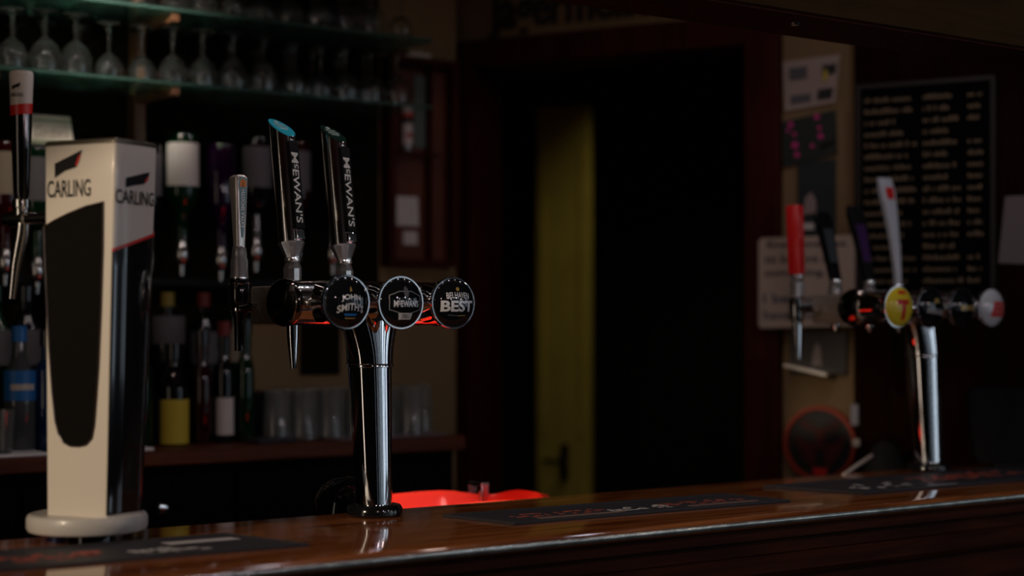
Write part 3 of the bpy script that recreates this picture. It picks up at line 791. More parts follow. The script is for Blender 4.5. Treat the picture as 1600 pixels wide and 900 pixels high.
# ================================================================ RUNNERS ON THE BAR
def runner(c4, lab, marks):
    cu = sum(p[0] for p in c4)/4; cb = sum(p[1] for p in c4)/4
    t = empty('bar_runner', (cu, cb, ZB))
    bm = NB(); prism(bm, [(p[0]-cu, p[1]-cb) for p in c4], .0004, .0034); obj('rubber_mat', bm, MATB, t, smooth=0)
    A, B, C, D = [Vector((p[0]-cu, p[1]-cb)) for p in c4]     # A near-left B near-right C far-right D far-left
    def P(s, v): return (A*(1-s)+B*s)*(1-v)+(D*(1-s)+C*s)*v
    # raised border
    bm = NB()
    for (s0_, s1_, v0, v1) in ((0, 1, 0, .05), (0, 1, .95, 1), (0, .012, .05, .95), (.988, 1, .05, .95)):
        prism(bm, [P(s0_, v0), P(s1_, v0), P(s1_, v1), P(s0_, v1)], .0034, .0048)
    obj('raised_border', bm, mat('runner border', (.03, .03, .034), .5), t, smooth=0)
    for name, m, rects in marks:
        bm = NB()
        for (s0_, s1_, v0, v1) in rects: prism(bm, [P(s0_, v0), P(s1_, v0), P(s1_, v1), P(s0_, v1)], .0034, .0040)
        obj(name, bm, m, t, smooth=0)
    tag(t, lab, 'bar mat', 'runners along the bar')
    return t, P
BROWNP = mat('muted brown print', (.22, .13, .10), .6); GREYL = mat('pale grey print', (.40, .38, .38), .6); REDP = mat('dull red print', (.32, .06, .035), .6)
def scatter(s0_, s1_, v0, v1, n, seed, w_=.02, h_=.06):
    q = random.Random(seed); out = []
    for _ in range(n):
        s = q.uniform(s0_, s1_); v = q.uniform(v0, v1); out.append((s, min(s+q.uniform(.4, 1)*w_, s1_+w_), v, v+q.uniform(.4, 1)*h_))
    return out
mid = [(1.648, 2.212), (2.276, 2.190), (2.262, 2.352), (1.618, 2.380)]
runner(mid, 'dark grey bar runner with pale stripes, the middle one on the bar', [
    ('stripe', BROWNP, [(.13, .42, .16, .24), (.66, .92, .16, .24)]),
    ('lettering_marks', GREYL, scatter(.40, .62, .22, .45, 26, 4, .02, .07)),
    ('picture_marks', REDP, scatter(.10, .40, .30, .55, 26, 5)+scatter(.62, .90, .30, .55, 26, 6))])
left = [(.55, 2.215), (1.245, 2.185), (1.20, 2.375), (.50, 2.400)]
runner(left, 'near bar runner with reddish print, below the white tap tower', [
    ('gold_mark', GREYL, [(.80, .96, .60, .74)]+scatter(.66, .80, .2, .45, 22, 7, .02, .08)),
    ('picture_marks', REDP, scatter(.30, .62, .25, .6, 50, 8, .02, .09))])
rgt = [(2.49, 2.200), (3.22, 2.185), (3.20, 2.400), (2.43, 2.415)]
runner(rgt, 'far bar runner with reddish print in front of the far tap tower', [
    ('lettering_marks', GREYL, scatter(.10, .40, .2, .55, 20, 9, .02, .07)+[(.30, .42, .06, .12)]),
    ('picture_marks', REDP, scatter(.42, .85, .35, .75, 60, 10, .03, .10))])

# ================================================================ RED TUB
t = empty('red_tub', (1.868, 2.72, .908))
bm = NB(); rs = []
def oval(a, b_, z, n=48, wav=0):
    return [(a*math.copysign(abs(math.cos(q))**.62, math.cos(q)), b_*math.copysign(abs(math.sin(q))**.62, math.sin(q)), z+wav*math.cos(4*q)) for q in [2*math.pi*i/n for i in range(n)]]
for a_, b2, z, wv_ in ((.155, .085, 0, 0), (.165, .095, .01, 0), (.19, .115, .155, .003), (.205, .130, .172, .007), (.208, .133, .170, .007), (.207, .132, .174, .007), (.192, .117, .177, .007), (.186, .112, .165, .004), (.16, .09, .014, 0), (.15, .08, .010, 0)):
    rs.append(oval(a_, b2, z, wav=wv_))
loft(bm, rs); obj('bowl', bm, TUB, t, smooth=50)
bm = NB(); box(bm, .138, .146, .088, .100, .10, .192, .002); box(bm, .138, .160, .088, .140, .188, .196, .002); box(bm, .138, .160, .134, .140, .12, .192, .002); box(bm, .140, .158, .088, .094, .12, .192, .002)
obj('metal_clip', bm, CHROME2, t, smooth=20)
tag(t, 'bright red plastic tub with a metal clip behind the bar', 'tub')
# black domed object beside tower one
t = empty('cooking_pot', (ray_b(539, 750, 2.66).x, 2.645, .908))
bm = NB(); lathe(bm, [(0, 0), (.062, 0), (.066, .01), (.068, .175), (.064, .205), (.050, .228), (.028, .240), (0, .244)], 40); obj('lidded_pot', bm, BLACK, t)
tag(t, 'black round lidded pot behind the bar left of the near tap tower', 'pot')

# ================================================================ BEER TOWERS
def dome_z(x, y, r, t0):             # height of the domed lens
    d = max(0, 1-(x*x+y*y)/(r*r)); return t0*math.sqrt(d)*.55+t0*d*.45
BR = .0450
def badge(parent, du, prints, face=DISC, zc=.370, nm='badge', rim=CHROME):
    """round lens badge facing the customer (-y)"""
    r = BR
    # stub from the tube to the badge
    bm = NB(); My = Matrix.Translation((du, 0, zc)) @ Matrix.Rotation(R(90), 4, 'X')
    lathe(bm, [(0, .02), (.034, .02), (.029, .045), (.025, .062), (.027, .078), (.034, .092), (0, .092)], 40, My)
    obj('badge_stub', bm, rim, parent)
    bm = NB(); lathe(bm, [(0, .089), (.036, .089), (r, .096), (r+.001, .100), (r, .104), (r-.0025, .104), (0, .1035)], 56, My)
    b_ = obj(nm, bm, rim, parent)
    bm = NB(); pr = [(0, .101)]+[(r-.0022, .101)]
    for k in range(1, 13):
        q = (r-.0022)*math.cos(R(k*7.5)); pr.append((q, .1035+dome_z(q, 0, r-.0022, .017)))
    pr[-1] = (0, pr[-1][1])
    lathe(bm, pr, 56, My); obj('lens', bm, face, b_, smooth=60)
    for name, m, t_ in prints:
        def f(c):
            return (du+c.x, -(.1035+dome_z(c.x, c.y, r-.0022, .017)+.00035), zc+c.y)
        mapv(t_, f); obj(name, t_, m, b_, smooth=0)
    return b_
def place_t(s, cx, cy, wd=None, ht=None, bold=.01, arc=0, sub=.003, shear=0):
    t_ = text(s, wd, ht, bold, sub, shear)
    return mapv(t_, lambda c: (cx+c.x, cy+c.y-arc*c.x*c.x, 0))
def poly_t(pts, sub=.003):
    t_ = bmesh.new(); t_.faces.new([t_.verts.new((x, y, 0)) for x, y in pts])
    bmesh.ops.triangulate(t_, faces=t_.faces[:])
    for _ in range(8):
        es = [e for e in t_.edges if e.calc_length() > sub]
        if not es: break
        bmesh.ops.subdivide_edges(t_, edges=es, cuts=1); bmesh.ops.triangulate(t_, faces=[f for f in t_.faces if len(f.verts) > 3])
    return t_
def line_t(pts, w_, closed=True):
    t_ = bmesh.new(); n = len(pts)
    for i in range(n if closed else n-1):
        a, b_ = Vector(pts[i]), Vector(pts[(i+1) % n]); m_ = max(1, int((b_-a).length/.004))
        nn = Vector((-(b_-a).y, (b_-a).x)).normalized()*w_/2
        for k in range(m_):
            p0 = a+(b_-a)*k/m_; p1 = a+(b_-a)*(k+1)/m_
            t_.faces.new([t_.verts.new((*(p0-nn), 0)), t_.verts.new((*(p1-nn), 0)), t_.verts.new((*(p1+nn), 0)), t_.verts.new((*(p0+nn), 0))])
    return t_
def join(*bms):
    o = bmesh.new()
    for b_ in bms: merge(o, b_)
    return o
def mcewans(cx, cy, wd, ht, sub=.003, bold=.012):
    a = place_t('M', 0, 0, ht=ht, bold=bold, sub=sub); c = place_t('c', 0, 0, ht=ht*.50, bold=bold, sub=sub); e = place_t("EWAN'S", 0, 0, ht=ht, bold=bold, sub=sub)
    def ext(b_): xs = [v.co.x for v in b_.verts]; return max(xs)-min(xs)
    wa, wc, we = ext(a), ext(c), ext(e); g = ht*.10; tot = wa+wc+we+2*g; k = wd/tot
    mapv(a, lambda v: (cx+(v.x+wa/2-tot/2)*k, cy+v.y, 0))
    mapv(c, lambda v: (cx+(v.x+wa+g+wc/2-tot/2)*k, cy+v.y+ht*.22, 0))
    mapv(e, lambda v: (cx+(v.x+wa+2*g+wc+we/2-tot/2)*k, cy+v.y, 0))
    x0 = cx+(wa+g-tot/2)*k; x1 = x0+wc*k
    return join(a, c, e, poly_t([(x0, cy-ht*.18), (x1, cy-ht*.18), (x1, cy-ht*.10), (x0, cy-ht*.10)]))
def tower_body(t, u_l, u_r, zc=.370, zj=.262, tr=.0385, lean=.016):
    # base ring
    bm = NB(); lathe(bm, [(0, 0), (.046, 0), (.049, .004), (.049, .013), (.045, .019), (.036, .021), (0, .021)], 48, Matrix.Translation((0, -lean, 0))); obj('base_ring', bm, BLACK, t)
    bm = NB(); rs = []
    for z, r in ((.018, .0315), (.06, .0325), (.15, .0355), (zj-.002, .0385)):
        off = -lean*(1-z/zj)
        rs.append([(r*math.cos(q), off+r*math.sin(q), z) for q in [2*math.pi*i/56 for i in range(56)]])
    loft(bm, rs); obj('column', bm, CHROME, t, smooth=60)
    bm = NB(); rs = []
    n = 56
    for k in range(11):
        f = k/10; z = zj+f*(zc-.020-zj)
        rx = .0405+.018*(1-math.cos(f*math.pi/2))**1.0*1.0; ry = .0405-.006*f
        if k == 0: rx = .0405
        rs.append([(rx*math.cos(q), ry*math.sin(q), z) for q in [2*math.pi*i/n for i in range(n)]])
    loft(bm, rs); lathe(bm, [(.0385, zj-.004), (.0415, zj-.003), (.0415, zj+.001), (.040, zj+.003)], 56)
    obj('column_flare', bm, CHROME, t, smooth=60)
    Mx = Matrix.Translation((0, 0, zc)) @ Matrix.Rotation(R(90), 4, 'Y')
    bm = NB(); lathe(bm, [(0, u_l+.002), (tr, u_l+.002), (tr, u_r-.002), (0, u_r-.002)], 64, Mx); obj('cross_tube', bm, mat('dusty chrome', (.78, .76, .74), .13, 1, bump=.10, bscale=160), t, smooth=60)
    for sg, uu in ((-1, u_l), (1, u_r)):
        bm = NB(); c = sg
        pr = [(tr-.001, 0), (tr+.0018, .001), (tr+.0022, .006), (tr+.0008, .010), (tr-.003, .0125), (0, .0145)]
        Mc = Matrix.Translation((uu-.006*sg, 0, zc)) @ Matrix.Rotation(R(16) if sg < 0 else R(-16), 4, 'Z') @ Matrix.Rotation(R(90)*sg, 4, 'Y')
        lathe(bm, pr, 56, Mc)
        obj('end_cap', bm, mat('dark chrome cap', (.25, .23, .22), .10, 1), t, smooth=60)
    # flat stainless manifold along the back of the tube
    bm = NB(); box(bm, u_l+.004, u_r-.03, .0, .128, zc-.036, zc+.029, .004); obj('manifold', bm, mat('water marked steel', (.30, .26, .21), .45, .35, bump=.9, bscale=170), t, smooth=30)
def tap_shank(bm, du, y, zc, r=.011):
    tube(bm, [(du, .10, zc), (du, y, zc)], r, 18)
def mc_handle(t, du, y, z0, z1, enamel, nm, lean=.165):
    """round chrome handle with slanted enamel top; z0..z1 heights above the bar"""
    L = z1-z0; M = Matrix.Translation((du, y, z0)) @ Matrix.Rotation(-lean, 4, 'X') @ Matrix.Rotation(R(14), 4, 'Z')
    r = .0225
    bm = NB(); rs = []; n = 48
    cz = .028
    seg = [2*math.pi*i/n for i in range(n)]
    # faceted cone
    fac = [2*math.pi*i/10 for i in range(10)]
    lathe(bm, [(0, 0), (.013, 0), (.014, .004), (.024, .026), (.024, .029), (0, .030)], 10)
    h = tap = obj(nm, bm, SATIN, t, smooth=20, M=M)
    Lc = L/math.cos(lean)
    bm = NB()
    lo = [(r*math.cos(q), r*math.sin(q), .029) for q in seg]
    hi = [(r*math.cos(q), r*math.sin(q), Lc-.020+.020*math.sin(q)) for q in seg]
    loft(bm, [lo, hi]); obj('handle_barrel', bm, mat('barrel chrome', (.78, .77, .76), .13, 1), h, smooth=50, M=M)
    bm = NB()
    a = [(r*1.03*math.cos(q), r*1.03*math.sin(q), Lc-.020+.0206*math.sin(q)+.0002) for q in seg]
    b_ = [(r*1.03*math.cos(q), r*1.03*math.sin(q), Lc-.018+.0206*math.sin(q)+.0008) for q in seg]
    loft(bm, [a, b_]); obj('handle_top', bm, enamel, h, smooth=30, M=M)
    bm = NB()
    tz = lambda yy: Lc-.0168+.0206*yy/r
    for x0, x1, y0, y1 in ((-.013, .013, -.002, .0015), (-.010, .010, -.006, -.0045)):
        box(bm, x0, x1, y0, y1, tz((y0+y1)/2)-.0006, tz((y0+y1)/2)+.0006)
    t2 = text("McEWAN'S", .026, .006, .01); mapv(t2, lambda c: (c.x, .006+c.y, tz(.006+c.y)+.0004)); merge(bm, t2)
    t2 = poly_t([(-.004, .0105), (.004, .0105), (.005, .014), (.001, .017), (-.004, .0155)], .01); mapv(t2, lambda c: (c.x, c.y, tz(c.y)+.0004)); merge(bm, t2)
    obj('top_print', bm, mat('pale mint print', (.55, .68, .62), .4), h, smooth=0, M=M)
    # black lettered strip with chrome end blocks
    ys = -.0245
    zt = Lc-.050; zb = .050
    bm = NB(); box(bm, -.0115, .0115, ys-.004, -.010, zb, zt, .002); s_ = obj('name_strip', bm, MBLACK, h, smooth=20, M=M)
    bm = NB(); box(bm, -.010, .010, ys-.003, -.010, .030, zb-.001, .002); box(bm, -.0055, .0055, ys-.002, -.010, zt+.001, Lc-.040, .0015); obj('strip_clip', bm, CHROME, h, smooth=20, M=M)
    bm = mcewans(0, 0, .130, .0160, sub=None, bold=.012)
    mapv(bm, lambda c: (c.y-.0015, ys-.0045, (zb+zt)/2-.006-c.x)); obj('strip_lettering', bm, mat('ivory letters', (.88, .85, .76), .45), h, smooth=0, M=M)
    return h
def round_tap(t, du, y, zc, zh, spout_z):
    """chrome ferrule, body and nozzle of a tap"""
    bm = NB()
    lathe(bm, [(0, zh-.056), (.016, zh-.056), (.0165, zh-.018), (.012, zh-.006), (.012, zh+.002), (0, zh+.002)], 10, Matrix.Translation((du, y, 0)))
    lathe(bm, [(.0135, zh-.006), (.0145, zh-.004), (.0145, zh), (.013, zh+.002)], 24, Matrix.Translation((du, y, 0)))
    tp = obj('tap', bm, SATIN, t, smooth=20)
    bm = NB(); lathe(bm, [(0, zc-.03), (.016, zc-.03), (.018, zc-.01), (.018, zc+.02), (.015, zh-.05), (0, zh-.05)], 28, Matrix.Translation((du, y, 0)))
    tap_shank(bm, du, y, zc); obj('tap_body', bm, CHROME, tp)
    bm = NB(); tube(bm, [(du, y, zc-.02), (du, y-.001, min(zc-.04, (zc-.02+spout_z)/2+.01)), (du, y-.004, spout_z)], [.012, .0112, .0055], 20); obj('nozzle', bm, CHROME, tp)
    return tp

# ---- near tower
TB = ray_z(572, 803, ZB)
TU, TBb = TB.x, 2.487
T1 = empty('beer_tap_tower', (TU, TBb, ZB))
zc = .370
def du_at(px_, off, u0=TU): return ray_b(px_, 400, TBb+off).x-u0
ul = du_at(443, 0); 
b_off = -.115
d1, d2, d3 = [du_at(x, -.112) for x in (545.5, 631, 713)]
tower_body(T1, ul, d3+.035)
GRN = mat('pale silver print', (.78, .77, .76), .4, .2)
badge(T1, d1, [('name_print', GRN, join(place_t('JOHN', 0, .0075, .036, .011, .02, arc=6), place_t("SMITH'S", 0, -.0075, .050, .0125, .02, arc=9))),
               ('small_print', BLUE, join(poly_t([(-.013, -.019), (.013, -.019), (.010, -.023), (-.010, -.023)]))),
               ('gold_print', GOLD, join(poly_t([(-.002, .017), (.002, .018), (.001, .026), (-.001, .024)]), poly_t([(-.011, -.026), (.011, -.026), (.008, -.028), (-.008, -.028)])))])
badge(T1, d2, [('name_print', SILVERP, mcewans(.002, -.002, .050, .0115, bold=.02)),
               ('shield_outline', mat('dim silver print', (.30, .30, .31), .4), line_t([(-.030, -.012), (-.030, .012), (-.012, .019), (.012, .019), (.032, .011), (.032, -.012), (.010, -.018), (-.010, -.018)], .0012)),
               ('figure_print', GREYINK, poly_t([(-.003, .010), (.004, .009), (.006, .016), (.004, .024), (.000, .028), (-.003, .024), (-.004, .017)])),
               ('price_tab', GRN, poly_t([(-.014, -.018), (.014, -.018), (.012, -.029), (-.012, -.029)])),
               ('tab_print', BKL, mapv(place_t('70/-', 0, -.0232, .015, .007, .01), lambda c: (c.x, c.y, 0)))])
for c in kids(T1):
    for k in kids(c):
        if k.name.startswith('tab_print'):
            for v in k.data.vertices: v.co.y -= .0003
badge(T1, d3, [('name_print', GRN, join(place_t('BELHAVEN', 0, .0135, .047, .0105, .02, arc=2))),
               ('best_print', SILVERP, place_t('BEST', 0, -.0055, .066, .0195, .035)),
               ('emblem_print', GOLD, join(poly_t([(-.003, .021), (.002, .021), (.003, .026), (-.001, .028), (-.004, .025)]), poly_t([(.0, -.0215), (.016, -.021), (.016, -.0225), (.0, -.023)]))),
               ('small_print', GREYINK, poly_t([(-.020, -.020), (-.001, -.0215), (-.001, -.023), (-.020, -.0215)]))])
TY = .160
# smooth ale tap (left end)
def nitro_tap(t, du, y, handle, topz, z_ring, nozzle_z, lean=.05, collars=True, body=BLACK):
    bm = NB()
    lathe(bm, [(0, z_ring-.002), (.0165, z_ring-.002), (.0165, z_ring+.002), (.0155, z_ring+.004), (.0155, z_ring+.030), (.0135, z_ring+.034), (.0135, z_ring+.042), (.0125, z_ring+.045), (.0125, z_ring+.050), (.010, z_ring+.055), (0, z_ring+.055)], 36, Matrix.Translation((du, y, 0)))
    tp = obj('smooth_ale_tap', bm, SATIN, t, smooth=30)
    bm = NB()
    lathe(bm, [(0, nozzle_z), (.0085, nozzle_z), (.0095, nozzle_z+.055), (.014, nozzle_z+.065), (.015, z_ring-.05), (.0175, z_ring-.046), (.0185, z_ring-.036), (.0185, z_ring-.010), (.0165, z_ring-.006), (.0165, z_ring-.002), (0, z_ring-.002)], 32, Matrix.Translation((du, y, 0)))
    obj('tap_body', bm, body, tp)
    bm = NB(); lathe(bm, [(.0187, z_ring-.013), (.0195, z_ring-.011), (.0187, z_ring-.009)], 32, Matrix.Translation((du, y, 0))); lathe(bm, [(.0152, z_ring-.060), (.0158, z_ring-.058), (.0152, z_ring-.054)], 32, Matrix.Translation((du, y, 0)))
    tube(bm, [(du, .10, zc-.008), (du+.0, y-.012, zc-.008)], .008, 16)
    obj('chrome_trim', bm, CHROME, tp)
    return tp
dn = du_at(374, TY)
def zy(y_, off=TY, u=0):                # pixel row -> height above the bar at the tap plane
    return ray_b(400, y_, TBb+off).z-ZB
zr = zy(434)
tp = nitro_tap(T1, dn, TY, None, 0, zr, zy(548))
zh0 = zr+.052; zh1 = zy(275)
M = Matrix.Translation((dn, TY, zh0)) @ Matrix.Rotation(-.03, 4, 'X') @ Matrix.Rotation(R(10), 4, 'Z')
bm = NB(); rs = []; L = zh1-zh0
def rrect(wx, wy, z, c=.004):
    P = []
    for sx, sy, a0 in ((1, 1, 0), (-1, 1, 90), (-1, -1, 180), (1, -1, 270)):
        for k in range(4):
            a = R(a0+k*30); P.append((sx*(wx-c)+c*math.cos(a), sy*(wy-c)+c*math.sin(a), z))
    return P
for f, wx, wy in ((0, .0095, .0080), (.1, .0098, .0085), (.5, .0115, .0105), (.9, .0135, .0125), (.965, .0135, .0125), (1.0, .0085, .010)):
    rs.append(rrect(wx, wy, f*L, .0055))
loft(bm, rs); hb_ = obj('tap_handle', bm, SILVER, T1, smooth=40, M=M)
def yf(z): f = z/L; return -(.0080+.0050*f)-.0009
bm = NB(); t2 = poly_t([(-.002, .14*L), (.002, .14*L), (.0095, .88*L), (.0085, .93*L), (.004, .97*L), (-.004, .97*L), (-.0085, .93*L), (-.0095, .88*L)], .02)
mapv(t2, lambda c: (c.x, yf(c.y), c.y)); merge(bm, t2); obj('green_label', bm, EGREEN, hb_, smooth=0, M=M)
bm = NB(); t2 = text('EXTRA SMOOTH', .066, .0075, .03); mapv(t2, lambda c: (-c.y, yf(.62*L)-.0008, .535*L+c.x))
for v in t2.verts: v.co.y = yf(v.co.z)-.0004
merge(bm, t2); obj('label_lettering', bm, WHITE, hb_, smooth=0, M=M)
bm = NB(); ho = [(.0068*math.cos(R(a)), .885*L+.0068*math.sin(R(a))) for a in range(0, 181, 20)]; hi_ = [(.003*math.cos(R(a)), .885*L+.003*math.sin(R(a))) for a in range(180, -1, -20)]
pl = [(.0068, .83*L)]+ho+[(-.0068, .83*L), (-.003, .83*L)]+hi_+[(.003, .83*L)]
t2 = poly_t(pl, .02); mapv(t2, lambda c: (c.x, yf(c.y)-.0004, c.y)); merge(bm, t2); obj('horseshoe_print', bm, ORANGE, hb_, smooth=0, M=M)
# two round-handled taps
for pxh, en, nm, ytop, ybot in ((457, TEAL, 'teal', 184, 404), (538, DGREEN, 'green', 194, 408)):
    dd = du_at(pxh, TY)
    zz = ray_b(pxh, ybot, TBb+TY).z-ZB; zt_ = ray_b(pxh, ytop, TBb+TY+.03).z-ZB
    round_tap(T1, dd, TY, zc, zz, ray_b(460, 576 if pxh < 500 else 516, TBb+TY).z-ZB)
    hh_ = mc_handle(T1, dd, TY, zz, zt_, en, 'tap_handle')
    hh_['label'] = 'chrome tap handle with %s slanted top' % nm
tag(T1, 'chrome T-shaped beer tap tower with three black round badges', 'beer tap tower', 'chrome tap towers on the bar')

# ---- far tower
TU2 = ray_z(1447, 735, ZB).x
T2 = empty('beer_tap_tower', (TU2, TBb, ZB))
ul2 = du_at(1334, 0, TU2)
e1, e2, e3, e4 = [du_at(x, -.112, TU2) for x in (1409, 1459, 1509, 1554)]
tower_body(T2, ul2, e4+.035)
badge(T2, e1, [('letter_print', RED, join(place_t('T', -.002, -.006, .036, .044, .06))), ('small_print', RED, poly_t([(-.014, .028), (.014, .028), (.010, .035), (-.010, .035)]))], face=YELLOW)
badge(T2, e2, [('script_print', GREYL, join(*[poly_t([(-.026+k*.009, -.012-k*.001), (-.020+k*.009, -.013-k*.001), (-.019+k*.009, -.003-k*.001), (-.024+k*.009, .001-k*.001)]) for k in range(6)])),
               ('gold_print', GOLD, poly_t([(-.006, .010), (.010, .009), (.008, .018), (-.002, .020)]))])
badge(T2, e3, [('gold_print', GOLD, join(*[poly_t([(-.022+k*.012, -.006), (-.013+k*.012, -.006), (-.012+k*.012, .003), (-.021+k*.012, .005)]) for k in range(4)]))])
badge(T2, e4, [('red_block', RED, poly_t([(-.020, -.020), (.028, -.021), (.030, .012), (-.010, .015)]))], face=mat('white badge lens', (.62, .64, .67), .05, coat=1))
for c in kids(T2):
    if c.name.startswith('badge') and 'stub' not in c.name: lastb = c
def fdome(x, y): return -(.1035+dome_z(x, y, BR-.0022, .017)+.0007)
bm = join(*[poly_t([(-.006+k*.008, y0), (-.001+k*.008, y0), (-.001+k*.008, y0+.007), (-.006+k*.008, y0+.007)]) for k in range(4) for y0 in (.000, -.013)])
mapv(bm, lambda c: (e4+c.x, fdome(c.x, c.y), zc+c.y)); obj('block_lettering', bm, mat('dim pink print', (.55, .22, .20), .5), lastb, smooth=0)
# its taps and handles
g1, g2, g3, g4 = [du_at(x, TY, TU2) for x in (1245, 1305, 1358, 1403)]
def zy2(px_, y_, off=TY): return ray_b(px_, y_, TBb+off).z-ZB
z1_ = zy2(1245, 430)
tp = round_tap(T2, g1, TY, zc, z1_, zy2(1255, 560))
M = Matrix.Translation((g1, TY, z1_+.002)) @ Matrix.Rotation(-.045, 4, 'X') @ Matrix.Rotation(R(20), 4, 'Z')
Lh = zy2(1240, 322)-z1_
bm = NB(); loft(bm, [rrect(.0145, .0135, 0, .003), rrect(.0165, .0145, .01, .003), rrect(.0175, .0150, Lh-.004, .003), rrect(.0155, .013, Lh, .003)]); h_ = obj('tap_handle', bm, REDH, T2, smooth=30, M=M); h_['label'] = 'red rectangular tap handle'
bm = NB(); t2 = text('TENNENT\'S', .055, .006, .02); mapv(t2, lambda c: (-.004-c.y, -.0156, Lh*.68+c.x)); merge(bm, t2); obj('handle_lettering', bm, mat('pale pink print', (.75, .35, .32), .5), h_, smooth=0, M=M)
def paddle(dd, pxb, yb, pxt, yt, w0, w1, m, strip, nm, tipm=None, bend=.0):
    z0 = zy2(pxb, yb); z1 = zy2(pxt, yt)
    # lean from the pixel offset, taken towards the back (+y)
    kx = F*(CS+SN*(pxb-HX)/F*1.0)/3.9
    ly = min(max((pxb-pxt)/ (F/3.95*(CS+ (pxb-HX)/F*SN)), .0), .12)
    round_tap(T2, dd, TY, zc, z0, zy2(pxb, 520))
    bm = NB(); rs = []; n = 9
    for k in range(n):
        f = k/(n-1); ww = w0+(w1-w0)*f**1.5; tt = .007+.002*f
        if k == n-1: ww *= .8; tt *= .6
        rs.append([(dd+x, TY+y+ly*f**(1+bend), z0+.002+(z1-z0)*f) for x, y, _ in rrect(ww, tt, 0, .003)])
    loft(bm, rs); h = obj('tap_handle', bm, m, T2, smooth=50); h['label'] = nm
    if strip:
        bm = NB(); P = []
        for k in range(2, n-2):
            f = k/(n-1); ww = (w0+(w1-w0)*f**1.5)*.7; P.append((ww, TY-.0074-.002*f+ly*f**(1+bend), z0+.002+(z1-z0)*f))
        V = [(dd-a, b_, c) for a, b_, c in P]; V2 = [(dd+a, b_, c) for a, b_, c in P]
        loft(bm, [V, V2], cap=False, closed=False); obj('handle_stripe', bm, strip, h, smooth=50)
    return h, z0, z1, ly
paddle(g2, 1305, 438, 1284, 330, .016, .026, BLACK, mat('dark steel strip', (.10, .12, .13), .3, .6), 'black tap handle with grey strip')
paddle(g3, 1358, 440, 1334, 320, .016, .028, MBLACK, mat('dim purple strip', (.05, .015, .09), .4), 'black and purple tap handle')
h, z0, z1, ly = paddle(g4, 1403, 446, 1381, 276, .0075, .0265, mat('white gloss handle', (.60, .64, .70), .15, coat=.6), None, 'white flared tap handle with red mark', bend=.5)
bm = NB(); f0 = .80
P = []
for f in (.80, .84, .88, .91): P.append((.6*(.0075+.019*f**1.5), TY-.0077-.002*f+ly*f**1.5, z0+.002+(z1-z0)*f))
loft(bm, [[(g4-a, b_-.0006, c) for a, b_, c in P], [(g4+a, b_-.0006, c) for a, b_, c in P]], cap=False, closed=False); obj('red_mark', bm, RED, h, smooth=50)
tag(T2, 'far chrome T-shaped beer tap tower with a yellow T badge', 'beer tap tower', 'chrome tap towers on the bar')

# ================================================================ WHITE LAGER TOWER (left)
AC = R(-25.7)-(math.pi/2-PH)             # local x axis in room frame
cb = room(-.634, 2.588)
L1 = empty('lager_tap_tower', (cb[0], cb[1], ZB), AC)
def dl(X, Y):                            # camera-frame offset -> local
    u, b_ = room(X, Y); v = Matrix.Rotation(-AC, 3, 'Z') @ Vector((u-cb[0], b_-cb[1], 0)); return v
# base
dc = dl(-.656, 2.571)
bm = NB(); lathe(bm, [(0, .015), (.084, .015), (.089, .017), (.0915, .022), (.0915, .036), (.089, .041), (.084, .043), (.079, .040), (0, .040)], 64, Matrix.Translation((dc.x, dc.y, 0))); obj('base_plate', bm, GREYP, L1)
bm = NB(); lathe(bm, [(0, 0), (.036, 0), (.036, .0155), (0, .0155)], 40, Matrix.Translation((dc.x, dc.y+.01, 0))); obj('clamp_foot', bm, BLACK, L1)
ZT = .606; ZBs = .040; WT, DT = .138, .116
def sec(z, e=0.0, n=10):
    f = (ZT-z)/(ZT-ZBs)
    x0 = -WT/2+.004*f - e; x1 = WT/2-.016*f + e; y0 = -DT/2 - e; y1 = DT/2-.018*f**1.3 + e
    P = []
    c = .005
    def arc(cx, cy, rx, ry, a0, a1, m):
        for k in range(m): a = R(a0+(a1-a0)*k/(m-1)); P.append((cx+rx*math.cos(a), cy+ry*math.sin(a), z))
    arc(x0+c, y0+c, c, c, 180, 270, 4)
    arc(x1-c, y0+c, c, c, 270, 350, 4)
    # bulging side then generous rear corner
    arc(x1-.034, y0+.030, .036, .02, -10, 0, 3)
    arc(x1-.032, y1-.030, .034, .030, 5, 90, 8)
    arc(x0+.03, y1-.03, .03, .03, 90, 180, 8)
    return P
zl = [ZBs+(ZT-ZBs)*k/12 for k in range(13)]
bm = NB(); rs = [[(x*.97, y*.97, ZBs) for x, y, z in sec(ZBs)]]+[sec(z) for z in zl[:]]
rs += [[(x*.985, y*.985, ZT+.003) for x, y, z in sec(ZT)]]
rs[0] = sec(ZBs)
bm = NB(); loft(bm, [sec(z) for z in zl]+[[(x*.985, y*.98, ZT+.0035) for x, y, z in sec(ZT)]]); obj('body', bm, CREAM, L1, smooth=40)
bm = NB(); loft(bm, [[(x*1.006, y*1.006, ZT+.0015) for x, y, z in sec(ZT)], [(x*1.006, y*1.006, ZT+.006) for x, y, z in sec(ZT)], [(x*.97, y*.97, ZT+.009) for x, y, z in sec(ZT)]]); obj('top_lid', bm, mat('dark trim lid', (.10, .085, .06), .3, .3), L1, smooth=30)
